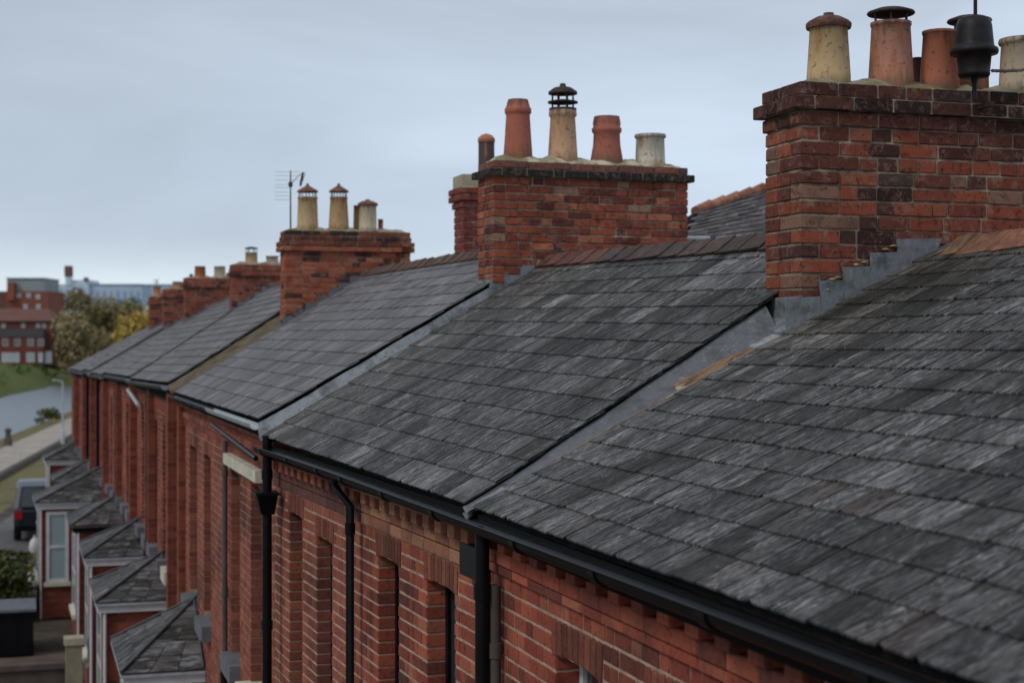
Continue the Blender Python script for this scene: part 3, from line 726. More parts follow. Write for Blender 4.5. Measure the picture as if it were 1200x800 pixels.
# ------------------------------------------------------------------ roofs
def tint1(u, v):
    k = random.choice((.6, .8, .9, 1.0, 1.1, 1.3)) * random.uniform(.9, 1.1)
    if u < 3.4 and random.random() < .12: k *= 1.9
    if u > 5.4 and v < .75: k *= 1.35
    c = [k, k, k * 1.02]
    if u > 5.0 and v > .55: c = [k * 1.18, k * 1.1, k * .95]
    if random.random() < .05: c = [k * 1.2, k * 1.0, k * .92]
    return tuple(c)
def tint2(u, v):
    k = random.choice((.5, .65, .8, .95, 1.15)) * random.uniform(.9, 1.1); c = (k, k, k * 1.02)
    if v > .6 and u < 4: c = (k * .72, k * .76, k * .66)
    if u > 3.7: c = (k * 1.35, k * 1.28, k * 1.2)
    if random.random() < .045: q = random.uniform(1.9, 2.8); c = (q, q, q * 1.05)
    if v > .78 and u < 1.3 and random.random() < .6: c = (2.3, 2.4, 2.55)
    return c
def tint3(u, v):
    k = random.uniform(.88, 1.12); return (k * 1.15, k * 1.12, k * 1.16)
def tint4(u, v):
    k = random.uniform(.8, 1.2) * 1.05; return (k * 1.1, k * 1.08, k * 1.08)
roofs = []
for i, (p, hs) in enumerate(zip(plots, houses)):
    roof = roof_base(p, hs); roofs.append(roof)
    lay_slates(p, roof, 'slate' if i < 2 else 'slate_soft', (300, 300, 300)[i] if i < 3 else 0, (tint1, tint2, tint3)[i] if i < 3 else tint4, t=.0078 if i < 3 else .012)
    rear(p, hs)
ridge_tiles(P1, roofs[0], 0, P1.L - .20, lambda u: jit((.22, .115, .07), .3))
ridge_tiles(P2, roofs[1], .1, P2.L - .02, lambda u: jit((.085, .06, .052), .25) if u < 3.4 else jit((.15, .07, .055), .25), hw=.13)
ridge_tiles(P3, roofs[2], .05, P3.L - .05, lambda u: jit((.12, .07, .055), .2), tl=.34)
for p, r in zip(plots[3:], roofs[3:]): ridge_tiles(p, r, .05, p.L - .05, lambda u: jit((.13, .08, .065), .2), tl=.45)

# ------------------------------------------------------------------ lead gutters and copings between the roofs
def joint(pa, pb, parent, m, name, wmax, da=-.03, db=-.05, col=WHITE, n=14, ea=.0, eb=.03):
    """strip from the far edge of roof pa to the near edge of roof pb"""
    b = MB(); V = []
    for i in range(n + 1):
        w = -.02 + (wmax + .02) * i / n
        a = pa(pa.L - ea, w, pa.zroof(pa.L, max(w, 0)) + da + .004 * math.sin(i * 2.1)); c = pb(eb, w, pb.zroof(0, max(w, 0)) + db + .004 * math.sin(i * 1.7))
        mid = a.lerp(c, .45) - Vector((0, 0, .02)); V += [a, mid, c]
    b.mesh(V, [(i * 3 + k, i * 3 + k + 1, i * 3 + k + 4, i * 3 + k + 3) for i in range(n) for k in range(2)], col)
    b.mesh([v - Vector((0, 0, .03)) for v in V], [(i * 3 + k + 3, i * 3 + k + 4, i * 3 + k + 1, i * 3 + k) for i in range(n) for k in range(2)], col)
    return b.build(name, m, parent)
joint(P1, P2, h1, M['lead'], 'lead_gutter', 1.62, -.004, -.008, (.72, .72, .74), eb=.02)
joint(P2, P3, h2, M['lead'], 'lead_gutter', 1.88, .0, -.024, (1.35, 1.4, 1.45), eb=.004)
joint(P3, P4, h3, mat('mossy brown coping', (.115, .09, .06), .95, .1, noise=(6, .5, 1.6), bump=(20, .8, .02)), 'coping', 1.5, .02, -.022, eb=.02)
joint(P4, far_plots[0], h4, M['lead'], 'lead_gutter', 1.8, .0, -.03, (.7, .7, .7))
for a, b_, hh_ in zip(far_plots[:-1], far_plots[1:], houses[4:]): joint(a, b_, hh_, M['lead'], 'lead_gutter', 1.8, .004, .0, (.8, .8, .8), ea=.05, eb=.05)
# bright mortar fillet at the far edge of roof 2, and weathered timber fillet at the far edge of roof 1
def edge_strip(p, u0, u1, wa, wb, dz0, dz1, m, parent, name, th=.02, wob=.0, col=WHITE, n=8):
    b = MB()
    A = []; rr = random.Random(4)
    for i in range(n + 1):
        w = wa + (wb - wa) * i / n; z = p.zroof(p.L, max(w, 0))
        A.append((p(u0 + rr.uniform(-wob, wob), w, z + dz0), p(u1 + rr.uniform(-wob, wob), w, z + dz1)))
    for i in range(n):
        q = [A[i][0], A[i + 1][0], A[i + 1][1], A[i][1]]; b.hexa([x - Vector((0, 0, th)) for x in q] + q, col)
    return b.build(name, m, parent)
edge_strip(P1, P1.L + .012, P1.L + .20, 1.06, 1.48, .012, .055, M['wood'], h1, 'timber_fillet', .022, .010)
edge_strip(P1, P1.L + .004, P1.L + .045, .42, 1.06, .008, .014, M['wood'], h1, 'timber_fillet', .018, .005)
edge_strip(P1, P1.L - .02, P1.L + .22, 1.46, 1.72, .016, .05, M['lead'], h1, 'lead_gutter', .008, .006, (1.9, 1.9, 1.95))
edge_strip(P1, P1.L + .0, P1.L + .085, .01, .17, .0, .01, M['lead'], h1, 'lead_gutter', .01, .006, (1.2, 1.2, 1.2))

# flashings
P1b = P1
def front_plate(p, u, pts, parent, m='lead', off=.016, col=WHITE):
    q = []
    for px, py in pts:
        w, z = p.wz(px, py, u - off); q.append(p(u - off, w, z))
    b = MB(); b.extrude(q, Vector((p.h.x, p.h.y, 0)) * .006, col); b.build('flashing', M[m], parent)
L1 = P1.L
for pts in (((921, 350), (961, 347), (962, 370), (921, 392)), ((960, 329), (989, 328), (988, 355), (962, 368), (962, 348)), ((988, 313), (1020, 312), (1021, 337), (989, 355)),
            ((1020, 296), (1052, 295.5), (1053, 320), (1021, 337)), ((1051, 280), (1104, 279.5), (1098, 295), (1053, 320))):
    front_plate(P1, L1, pts, st1, col=jit((1.05, 1.08, 1.12), .12), off=.015 + random.uniform(0, .004))
# lead apron on the street side of the stack
wl1 = w1l
b = MB(); b.box(P1, L1 - .016, L1 + .41, wl1 - .02, wl1 - .006, .06, .225, (1.15, 1.18, 1.2)); b.build('flashing', M['lead'], st1, label='dressed lead apron at the foot of the stack')
b = MB(); z = .10
b.hexa([P1(L1 - .02, wl1 - .115, .012), P1(L1 + .38, wl1 - .115, .06), P1(L1 + .38, wl1 - .01, .10), P1(L1 - .02, wl1 - .01, .07),
        P1(L1 - .02, wl1 - .12, .045), P1(L1 + .38, wl1 - .12, .085), P1(L1 + .38, wl1 - .01, .135), P1(L1 - .02, wl1 - .01, .115)], (1.3, 1.32, 1.35)); b.build('flashing', M['lead'], st1)
b = MB(); b.hexa([P1(L1 - .017, wl1 - .02, .0), P1(L1 - .008, wl1 - .02, .0), P1(L1 - .008, wl1 + .13, .075), P1(L1 - .017, wl1 + .13, .075),
                  P1(L1 - .017, wl1 - .02, .225), P1(L1 - .008, wl1 - .02, .225), P1(L1 - .008, wl1 + .0, .23), P1(L1 - .017, wl1 + .0, .23)], (1.1, 1.12, 1.15)); b.build('flashing', M['lead'], st1)
# crumbling mortar lumps above the steps
rr = random.Random(2)
for px, py in ((975, 326), (981, 324), (1003, 309), (1012, 306), (1037, 291), (1046, 287), (968, 338)):
    w, z = P1.wz(px, py, L1); c = P1(L1 - .004, w, z); b = MB()
    b.lathe(c - Vector((0, 0, .012)), [(.012, 0), (.022 * rr.uniform(.7, 1.3), .004), (.016, .010), (.004, .014)], 5, (1.3, 1.2, 1.05)); b.build('mortar_lump', M['flaunch'], st1)
stepped_flashing(P2, st2, P2.L, w2l - .03, w2l + .45, .0675, 'lead', col=(1.25, 1.3, 1.4))
b = MB(); b.box(P2, P2.L - .01, P2.L + .4, w2l - .02, w2l - .004, P2.zroof(P2.L, w2l) - .1, P2.zroof(P2.L, w2l) + .14, (1.3, 1.35, 1.4)); b.build('flashing', M['lead'], st2)
stepped_flashing(P3, st3, P3.L, w3l - .02, w3l + 1.2, .067, 'lead', col=(.8, .85, .95))
stepped_flashing(P4, st4, P4.L, P4.w_px(272, P4.L) - .02, P4.w_px(272, P4.L) + .75, .07, 'lead', col=(.9, 1, 1.05))
for i, pl in enumerate(far_plots[:3]):
    stepped_flashing(pl, roofs[4 + i], pl.L, pl.w_px((217, 192, 176)[i], pl.L), pl.w_px((217, 192, 176)[i], pl.L) + .7, .072, 'lead', col=(.9, 1, 1.05))

# ------------------------------------------------------------------ walls
def wall(p, parent, name, s0, s1, ztop, zbot, zlow, openings, solo, pal, seed=1, arch=True, light=False, WF=.10, label=None, mort='mortar_wall'):
    rnd = random.Random(seed); g = .0105; C = .075; bd = .1
    for o in openings: o[3] = ztop - round((ztop - o[3]) / C) * C
    # mortar slab with holes, plain wall below
    b = MB(); cuts_ = sorted(set([s0, s1] + [x for o in openings for x in o[:2]]))
    for a, c in zip(cuts_[:-1], cuts_[1:]):
        m = (a + c) / 2; op = [o for o in openings if o[0] < m < o[1]]
        if not op: b.box(p, a + (.005 if a > s0 else 0), c - (.005 if c < s1 else 0), WF + .004, WF + .2, zbot, ztop)
        else:
            o = op[0]; b.box(p, a - .005, c + .005, WF + .004, WF + .2, o[3] + .005, ztop)
            if o[2] > zbot: b.box(p, a - .005, c + .005, WF + .004, WF + .2, zbot, o[2])
    wl_ = b.build(name, M[mort], parent, label=label)
    b = MB(); b.box(p, s0, s1, WF + .004, WF + .2, zlow, zbot - .002); b.build('lower_wall', M['brick_tex'], wl_)
    bs = BrickSet('wall_brick'); rows = int((ztop - zbot) / C)
    for r in range(rows):
        z1 = ztop - r * C; z0 = z1 - C; segs = [(s0, s1)]
        for (a, c, zb, zt) in openings:
            if z0 < zt + (.15 if arch else 0) - .01 and z1 > zb + .01:
                top = z1 > zt + .005; ns = []
                ea, ec = (a - (.05 if top else 0), c + (.05 if top else 0))
                for (x, y) in segs:
                    if ec <= x or ea >= y: ns.append((x, y))
                    else:
                        if ea - x > .03: ns.append((x, ea))
                        if y - ec > .03: ns.append((ec, y))
                segs = ns
        for (x, y) in segs:
            u = x; k = r + int(rnd.random() < .1)
            while u < y - .005:
                L = (.09, .172)[k % 2] * rnd.uniform(.95, 1.05); k += 1; e = min(u + L, y)
                if y - e < .045: e = y
                q = p(u, WF, z1) - cam.location; ok = q.y > .8 and abs(q.x / q.y) < .34 and q.z / q.y > -.235
                ja, jb = [any(abs(v - o[i]) < .006 and z1 < o[3] + .01 and z0 > o[2] - .01 for o in openings) for v, i in ((u, 1), (e, 0))]
                bs.add(p, u + (0 if ja else g / 2), e - (0 if jb else g / 2), WF + rnd.uniform(-.002, .0015), WF + (.2 if ja or jb else bd), z0 + g / 2, z1 - g / 2, pick(pal), (10 / q.length if ok else -5))
                u = e
    bs.build(wl_, solo, light)
    if arch:
        for (a, c, zb, zt) in openings:
            n = 9; av = BrickSet('wall_brick'); m0 = a - .05; m1 = c + .05
            for k in range(n):
                x0, x1 = m0 + (m1 - m0) * k / n, m0 + (m1 - m0) * (k + 1) / n; t = (k + .5) / n * 2 - 1; dz = .028 * (1 - t * t)
                av.add(p, x0 + .005, x1 - .005, WF - .003, WF + .16, zt - .022 + dz, zt + .146, jit((.21, .065, .042), .35), 1, -t * .10)
            av.build(wl_, n if solo else 0, True, name='arch_brick')
    return wl_
def window(p, parent, o, m, WF=.10, depth=.105, sill=None, pane='glass', mull=False):
    a, c, zb, zt = o; b = MB(); fw = .045; D = WF + depth; t = .05
    b.box(p, a + .002, a + fw, D, D + t, zb, zt); b.box(p, c - fw, c - .002, D, D + t, zb, zt)
    b.box(p, a + fw, c - fw, D, D + t, zt - fw, zt); b.box(p, a + fw, c - fw, D, D + t, zb, zb + fw); mz = (zb + zt) / 2
    b.box(p, a + fw, c - fw, D + .005, D + t - .005, mz - .02, mz + .02)
    w = b.build('window', m, parent)
    b = MB(); b.box(p, a + fw, c - fw, D + .02, D + .028, zb + fw, zt - fw); b.build('pane', M[pane], w)
    b = MB(); b.box(p, a - .1, c + .1, D + .25, D + .27, zb - .1, zt + .1); b.build('interior', M['dark'], w)
    if sill:
        b = MB(); q = sill[1] if len(sill) > 1 else .1; b.box(p, a - .05, c + .05, WF - q, WF + .12, zb - sill[2] if len(sill) > 2 else zb - .09, zb + .001, sill[3] if len(sill) > 3 else WHITE); b.build('sill', M[sill[0]], w)
def dentils(p, parent, s0, s1, z, pal, pitch=.235, WF=.10, proj=.055, hgt=.07):
    """brick cornice: shadowed row of projecting headers below an oversailing course, plain oversailing courses under it"""
    b = MB(); b.box(p, s0, s1, .04, WF + .1, z + hgt, z + hgt + .05, jit(pal[0][0], .05)); b.build('cornice_course', M['wall_brick'], parent)
    bs = BrickSet('wall_brick'); u = s0 + .02
    while u < s1 - .1: bs.add(p, u, u + .108, WF - proj, WF + .08, z, z + hgt - .001, pick(pal), 5); u += pitch
    bs.build(parent, 60, name='dentil_brick')
def course_strip(p, parent, s0, s1, z0, z1, proj, pal, WF=.10, L=.226, solo=60, name='band_brick'):
    bs = BrickSet('wall_brick'); u = s0; g = .006
    while u < s1 - .01: e = min(u + L, s1); bs.add(p, u + g / 2, e - g / 2, WF - proj, WF + .09, z0 + .003, z1 - .003, pick(pal), 5); u = e
    bs.build(parent, solo, name=name)
# house 1
def op(p, pa, pb, pya, pyt, WF=.1, far_px=None):   # opening from two columns; head height from a row at the far column
    s_a, s_b = sorted((p.s_px(pa, WF), p.s_px(pb, WF))); zt = p.z_px(far_px or pa, pyt, WF); return [s_a, s_b, pya, zt]
o1 = [op(P1, 651, 701, -3.0, 757), op(P1, 762, 828, -3.0, 822)]
z_ = o1[0][3]; o1[1][3] = z_
for k in (1, 2, 3): q = list(o1[1]); q[0] -= 1.0 * k; q[1] -= 1.0 * k; o1.append(q) if q[0] > .1 else None
zt1 = -1.075
wa1 = wall(P1, h1, 'wall', 0, P1.L + .06, zt1, -2.15, GZ, o1, 150, PAL_FAC, seed=1)
for o in o1: window(P1, wa1.parent, o, M['white'], sill=('darkstone',))
wt = MB(); wt.box(P1, 0, P1.L + .06, .115, .3, zt1 + .001, -.83); wt.build('wall_head', M['mortar_wall'], h1)
course_strip(P1, wa1, 0, P1.L + .05, zt1, zt1 + .045, .022, PAL_FAC, solo=30)
course_strip(P1, wa1, 0, P1.L + .05, zt1 + .045, zt1 + .115, .03, PAL_FAC, solo=30)
dentils(P1, wa1, 0, P1.L + .03, zt1 + .115, PAL_FAC)
fascia(P1, h1, 0, P1.L + .1)
gutter(P1, h1, 0, P1.L + .13, M['plastic'], P1.za - .01, P1.zb - .025)
# house 2 : near front redder with buff frieze, far front paler
split = P2.s_px(412, .03)
oA = [op(P2, 500, 533, -3.0, 682), op(P2, 443, 467, -3.0, 655)]
oB = [op(P2, 371, 389, -3.0, 622), op(P2, 339, 354, -3.0, 604)]
zt2 = P2.z_px(553, 665); zt2 = -1.13
wa2 = wall(P2, h2, 'wall', -.1, split, zt2, -3.0, GZ, oA, 110, PAL_FAC, seed=2, label='red brick front with pale mortar and buff frieze')
wb2 = wall(P2, h2, 'wall', split, P2.L + .05, zt2, -3.3, GZ, oB, 40, PAL_FAC2, seed=3, label='paler brown brick front')
for o in oA: window(P2, h2, o, M['plastic'], sill=('darkstone',))
for o in oB: window(P2, h2, o, M['plastic'], sill=('darkstone',), depth=.1)
wt = MB(); wt.box(P2, -.1, P2.L + .05, .115, .3, zt2 + .001, -.86); wt.build('wall_head', M['mortar_wall'], h2)
course_strip(P2, wa2, -.1, split, zt2, zt2 + .07, .012, PAL_BUFF); course_strip(P2, wa2, -.1, split, zt2 + .07, zt2 + .135, .012, PAL_BUFF)
course_strip(P2, wb2, split, P2.L, zt2, zt2 + .07, .012, [((.13, .055, .045), 1)]); course_strip(P2, wb2, split, P2.L, zt2 + .07, zt2 + .135, .012, [((.12, .05, .04), 1)])
dentils(P2, wa2, -.1, split, zt2 + .14, PAL_BUFF, pitch=.22); dentils(P2, wb2, split, P2.L, zt2 + .14, PAL_FAC2, pitch=.22)
fascia(P2, h2, -.1, P2.L)
gutter(P2, h2, -.05, split + .12, M['plastic'], P2.za - .035, -.80); gutter(P2, h2, split + .12, P2.L - .02, M['plastic'], -.80, P2.zb - .05)
b = MB(); b.box(P2, -.1, .22, .03, .09, -1.14, -.985); b.build('painted_end_band', M['plastic'], h2)
downpipe(P1, h1, P1.s_px(565, 0.0), M['plastic'], P1.zb - .06, r=.033, w=.0, label='thick black downpipe')
downpipe(P1, h1, P1.s_px(580, .06), M['kerb'], -1.12, r=.028, w=.06, zbot=-4)
downpipe(P2, h2, split, M['plastic'], -.86, r=.026, w=.02, offset=(.16, .16))
downpipe(P3, h3, P3.s_px(313, .0), M['plastic'], -.72, r=.037, w=-.0, hopper=-1.15, label='black downpipe with hopper head')
# house 3
oC = [op(P3, 294, 307, -2.95, 546), op(P3, 271, 281, -2.95, 533), op(P3, 239, 247, -3.0, 512), op(P3, 222, 231, -3.0, 500)]
zz = -1.25
for o in oC: o[3] = zz if o[0] < 3.2 else -1.22
wa3 = wall(P3, h3, 'wall', -.05, P3.L, -1.0, -4.6, GZ, oC, 0, PAL_FAC2, seed=5, light=True)
wt = MB(); wt.box(P3, -.05, P3.L, .09, .3, -.999, -.70); wt.build('wall_head', M['brick_tex'], h3)
course_strip(P3, wa3, -.05, P3.L, -.93, -.86, .03, PAL_FAC2, solo=0); course_strip(P3, wa3, -.05, P3.L, -.80, -.73, .05, PAL_FAC2, solo=0)
for o, s_ in zip(oC, (('stone', .13, .17, (1.1, 1.1, 1.05)), ('darkstone', .1, .16), ('darkstone', .1, .16), ('darkstone', .1, .16))): window(P3, h3, o, M['dark'], sill=s_)
b = MB(); b.box(P3, oC[0][0] - .1, oC[1][1] + .12, .03, .12, -1.16, -1.06); b.build('lintel', M['stone'], h3, label='cream stone lintel')
gutter(P3, h3, 0, P3.s_px(246, -.04), M['greymetal'], brackets=False, label='short pale grey gutter'); gutter(P3, h3, P3.s_px(246, -.04) + .02, P3.L, M['plastic'], brackets=True)
fascia(P3, h3, 0, P3.L)
b = MB(); sA, sB = P3.s_px(248, -.06), P3.s_px(300, -.06); b.tube([P3(sA, -.06, P3.z_px(248, 497, -.06)), P3(sB, -.06, P3.z_px(298, 536, -.06))], .02, 8); b.build('downpipe', M['plastic'], h3, label='slanting black waste pipe')
downpipe(P3, h3, P3.s_px(261, .03), M['kerb'], -.95, r=.026, w=.05, zbot=-3.05, label='thin grey downpipe')
downpipe(P3, h3, P3.s_px(260, .03), M['plastic'], -3.05, r=.034, w=.05)
b = MB(); b.box(P3, P3.L - .3, P3.L - .02, .02, .1, GZ, -.8); b.build('pier', M['brick_tex'], h3)
# houses 4 and beyond: pairs of narrow openings, brick piers
for i, (p, hs) in enumerate(zip(plots[3:], houses[3:])):
    os_ = []; u = .55
    while u + .55 < p.L - .3:
        os_.append([u, u + .52, -3.05, -1.2]); u += 1.15 if len(os_) % 2 else 1.5
    zt = -.95 if i < 2 else -1.05
    wl_ = wall(p, hs, 'wall', -.04, p.L, zt, -3.6 if i == 0 else -1.0 - .2 * 0 - 2.2, GZ, os_, 0, PAL_FAC, seed=30 + i, light=True, arch=(i == 0))
    wt = MB(); wt.box(p, -.04, p.L, .09, .3, zt + .001, min(p.za, p.zb) - .05); wt.build('wall_head', M['brick_tex'], hs)
    for k, o in enumerate(os_): window(p, hs, o, M['dark'], sill=('stone' if (i, k) == (0, 0) else 'darkstone', .12, .17))
    # projecting brick piers between the houses with a downpipe beside each
    b = MB(); b.box(p, -.06, .16, -.02, .12, GZ, p.za - .12); b.build('pier', M['brick_tex'], hs)
    if p.L > 5: b = MB(); b.box(p, p.L / 2 - .1, p.L / 2 + .12, -.0, .12, GZ, p.ze(p.L / 2) - .12); b.build('pier', M['brick_tex'], hs)
    gutter(p, hs, 0, p.L, M['plastic'] if i != 1 else M['plastic'], brackets=False, w=-.05, r=.06); fascia(p, hs, 0, p.L)
    downpipe(p, hs, .24, M['plastic'], p.za - .1, r=.045, w=.03)
    downpipe(p, hs, p.L / 2 + .2, M['plastic'], p.za - .1, r=.045, w=.03)
b = MB(); pq = far_plots[0]; b.tube([pq(-.2, -.06, -.85), pq(-1.9, -.03, -1.05)], .035, 8); b.build('downpipe', M['greymetal'], houses[4], label='slanting pale grey pipe')
# last gable of the row
pe = far_plots[-1]; b = MB(); wr, zr = pe.ridge(pe.L)
b.extrude([pe(pe.L - .05, .1, GZ), pe(pe.L - .05, 2 * wr - .2, GZ), pe(pe.L - .05, 2 * wr - .2, pe.zb - .05), pe(pe.L - .05, wr, zr - .1), pe(pe.L - .05, .1, pe.zb - .05)], Vector((pe.h.x, pe.h.y, 0)) * .1)
b.build('gable_wall', M['brick_tex'], houses[-1])

# ------------------------------------------------------------------ bay windows on the street side
def bay(p, parent, u0, L, proj, ze, rise=.62, fasc='white', nrows=5, pipe=True, window_m='paleglass', near=False):
    ov = .1; WF = .1; wx = WF - proj
    b = MB(); b.box(p, u0, u0 + L, wx, WF - .003, GZ, ze - .12); bo = b.build('bay_window', M['brick_tex'], parent)
    # fascia and gutter board
    b = MB(); b.box(p, u0 - ov + .03, u0 + L + ov - .03, wx - ov + .03, WF - .004, ze - .14, ze - .03); b.build('fascia', M[fasc], bo)
    b = MB(); b.box(p, u0 - ov, u0 + L + ov, wx - ov, WF - .004, ze - .045, ze - .012); b.build('gutter_board', M['greymetal' if fasc == 'white' else 'kerb'], bo)
    # hipped slate roof in courses
    A, B, C, D = (u0 - ov, WF), (u0 - ov, wx - ov), (u0 + L + ov, wx - ov), (u0 + L + ov, WF)
    m0, m1 = (u0 + L * .5, WF), (u0 + L * .5, WF)
    sl = MB()
    def face(a0, a1, t0, t1):
        for r in range(nrows):
            v0, v1 = r / nrows, (r + 1.0) / nrows; g = lambda a, t, v: (a[0] + (t[0] - a[0]) * v, a[1] + (t[1] - a[1]) * v)
            e0, e1, f1, f0 = g(a0, t0, v0), g(a1, t1, v0), g(a1, t1, v1), g(a0, t0, v1); n = max(1, int(round(math.dist(e0, e1) / .28)))
            z0, z1 = ze + rise * v0 + .016, ze + rise * v1 + .002
            for k in range(n):
                x, y = k / n + .006, (k + 1) / n - .006; l = lambda a, c, t: (a[0] + (c[0] - a[0]) * t, a[1] + (c[1] - a[1]) * t)
                q = [(*l(e0, e1, x), z0), (*l(e0, e1, y), z0), (*l(f0, f1, y), z1), (*l(f0, f1, x), z1)]; kk = random.uniform(.3, .85)
                sl.hexa([p(a, c, zz_ - .013) for a, c, zz_ in q] + [p(*qq) for qq in q], (kk, kk * .97, kk * .93))
    face(A, B, m0, m0); face(B, C, m0, m1); face(C, D, m1, m1)
    sl.poly([p(*A, ze), p(*B, ze), p(*m0, ze + rise - .015)], (.3, .3, .3)); sl.poly([p(*B, ze), p(*C, ze), p(*m1, ze + rise - .015)], (.3, .3, .3)); sl.poly([p(*C, ze), p(*D, ze), p(*m1, ze + rise - .015)], (.3, .3, .3))
    sl.build('slate', M['slate_soft'], bo, kind='stuff')
    for a, t in ((B, m0), (C, m1), ((A[0], A[1] - .03), (m0[0], m0[1] - .03))):
        b = MB(); b.tube([p(*a, ze + .03), p(*t, ze + rise + .02)], .013 if a != B else .02, 6, (.5, .5, .52)); b.build('hip_roll', M['lead'], bo)
    # windows: one on the near return, one on the front
    for kind in (('near', 'front') if near else ('front',)):
        z1, z0 = ze - .2, ze - 1.75
        if kind == 'near': box = lambda bb, x0, x1, y0, y1, zz0, zz1: bb.box(p, u0 + y0, u0 + y1, wx + x0, wx + x1, zz0, zz1)
        else: box = lambda bb, x0, x1, y0, y1, zz0, zz1: bb.box(p, u0 + x0, u0 + x1, wx + y0, wx + y1, zz0, zz1)
        X0, X1 = (.14, .62) if kind == 'near' else (.3, L - .3)
        b = MB(); pj = -.03 if kind == 'near' else -.012
        box(b, X0, X0 + .07, pj, .03, z0, z1); box(b, X1 - .07, X1, pj, .03, z0, z1); box(b, X0 + .07, X1 - .07, pj, .03, z1 - .07, z1)
        box(b, X0 + .07, X1 - .07, pj, .03, z0, z0 + .07); box(b, X0 + .07, X1 - .07, pj + .003, .02, (z0 + z1) / 2 - .03, (z0 + z1) / 2 + .03)
        b.build('window_frame', M['white'], bo)
        b = MB(); box(b, X0 + .07, X1 - .07, -.008, -.003, z0 + .07, z1 - .07); b.build('pane', M[window_m], bo)
        b = MB(); box(b, X0 - .05, X1 + .05, -.07, .02, z0 - .09, z0 - .001); b.build('sill', M['stone'], bo)
    if pipe:
        b = MB(); b.tube([p(u0 - .04, wx + .03, ze - .06), p(u0 - .04, wx + .03, GZ)], .025, 8); b.build('bay_downpipe', M['white'], bo)
def bay_at(p, hs, d, **k):
    k.setdefault('rise', .62 if d < 20 else .50 + .02 * math.sin(d * 3))
    a = p.a + p.n * .1; u = (d - a.y) / p.h.y; bay(p, hs, u, 1.85, k.pop('proj', .88), k.pop('ze', -3.5), **k)
bay_at(P3, h3, 17.2, pipe=False, ze=-3.55, proj=.8)
bay_at(P4, h4, 21.5)
bay_at(P4, h4, 25.9)
bay_at(far_plots[0], houses[4], 30.4, fasc='felt')
bay_at(far_plots[1], houses[5], 35.2, ze=-3.55, proj=1.42, rise=.7, near=True)
bay_at(far_plots[2], houses[6], 39.7, fasc='felt')
bay_at(far_plots[3], houses[7], 45.5, ze=-3.4)

# ------------------------------------------------------------------ things on the stacks
# black cast housing on a rod in front of the near stack
d = pot_on(P1, L1, -.13, 1142); k = d / F
t = thing('mast_housing', P(1142, 117, d), 'black bell shaped housing on a rod fixed to the front of the near stack', 'mast fitting')
c = P(1141.5, 91, d)
b = MB(); b.lathe(c, [(.2 * 18 * k, 0), (17 * k, .5 * k), (18.5 * k, 4 * k), (18 * k, 6 * k), (20 * k, 26 * k), (27 * k, 27 * k), (28 * k, 30 * k), (27.5 * k, 33 * k), (23 * k, 36 * k), (22.5 * k, 40 * k), (20.5 * k, 60 * k), (18.5 * k, 68 * k), (13 * k, 71 * k), (5 * k, 72 * k), (2 * k, 72.5 * k)], 32)
b.build('housing', M['soot_iron'], t)
b = MB(); b.tube([P(1143, 20, d), P(1143, -70, d)], 2.2 * k, 10); b.build('rod', M['soot_iron'], t)
b = MB(); b.tube([P(1142, 92, d), P(1142, 100, d), P(1142, 117, d)], [4.5 * k, 2.6 * k, 2.6 * k], 10); b.build('stem', M['soot_iron'], t)
b = MB(); b.box(P1, L1 - .155, L1 + .01, P1.w_px(1142, L1) - .012, P1.w_px(1142, L1) + .012, 1.20, 1.225); b.build('bracket', M['iron'], t)
# cable
cab = MB(); pts = []
for i in range(9):
    x = i / 8; pts.append(P(1163 + 130 * x, 83 - 8 * x + 1.5 * math.sin(x * 9), d + .02 + .3 * x))
cab.tube(pts, .0085, 7)
for i in range(28):
    x = i / 27; q = P(1163 + 130 * x, 83 - 8 * x + 1.5 * math.sin(x * 9) + random.uniform(-1, 1), d + .02 + .3 * x); cab.lathe(q, [(.002, -.009), (.0115, 0), (.002, .009)], 6)
cab.build('cable', M['rust'], label='knotty rusted cable leaving the black housing to the right', cat='cable')
# television aerial on the third stack
d = pot_on(P3, P3.L, .45, 340); k = d / F
t = thing('tv_aerial', P(340.5, 268, d), 'television aerial on a thin mast behind the cream capped pots', 'aerial')
b = MB(); b.tube([P(340.5, 270, d), P(340.5, 200, d)], [1.0 * k, .7 * k], 8); b.build('mast', M['iron'], t)
b = MB(); b.lathe(P(340.5, 219, d), [(2.4 * k, 0), (2.6 * k, 5 * k), (1.2 * k, 6 * k)], 8); b.build('clamp', M['iron'], t)
b = MB(); b.tube([P(340.5, 216, d), P(352, 204, d + .25)], .4 * k, 6); b.tube([P(352, 218, d + .25), P(355, 202, d + .25)], 1.5 * k, 6); b.build('boom', M['iron'], t)
for y in (201.5, 206, 211, 216.5, 220, 225, 229.5, 234):
    b = MB(); b.tube([P(321.5, y, d), P(341 if y > 212 else 352, y, d + .05)], .25 * k, 5); b.build('element', M['greymetal'], t)
b = MB(); b.tube([P(353, 216.5, d + .2), P(358, 202, d + .2)], .4 * k, 5); b.build('reflector', M['iron'], t)
# distant aerials
for px, y0, y1, dd, lab in ((183.5, 350, 328, 43, 'tiny aerial beside the farthest stack of the row'),):
    t = MB(); t.tube([P(px, y0, dd), P(px, y1, dd)], .012, 5)
    for q in (0, 3): t.tube([P(px - 4, y1 + q, dd), P(px + 3, y1 + q, dd)], .008, 5)
    t.build('tv_aerial', M['iron'], label=lab, cat='aerial')

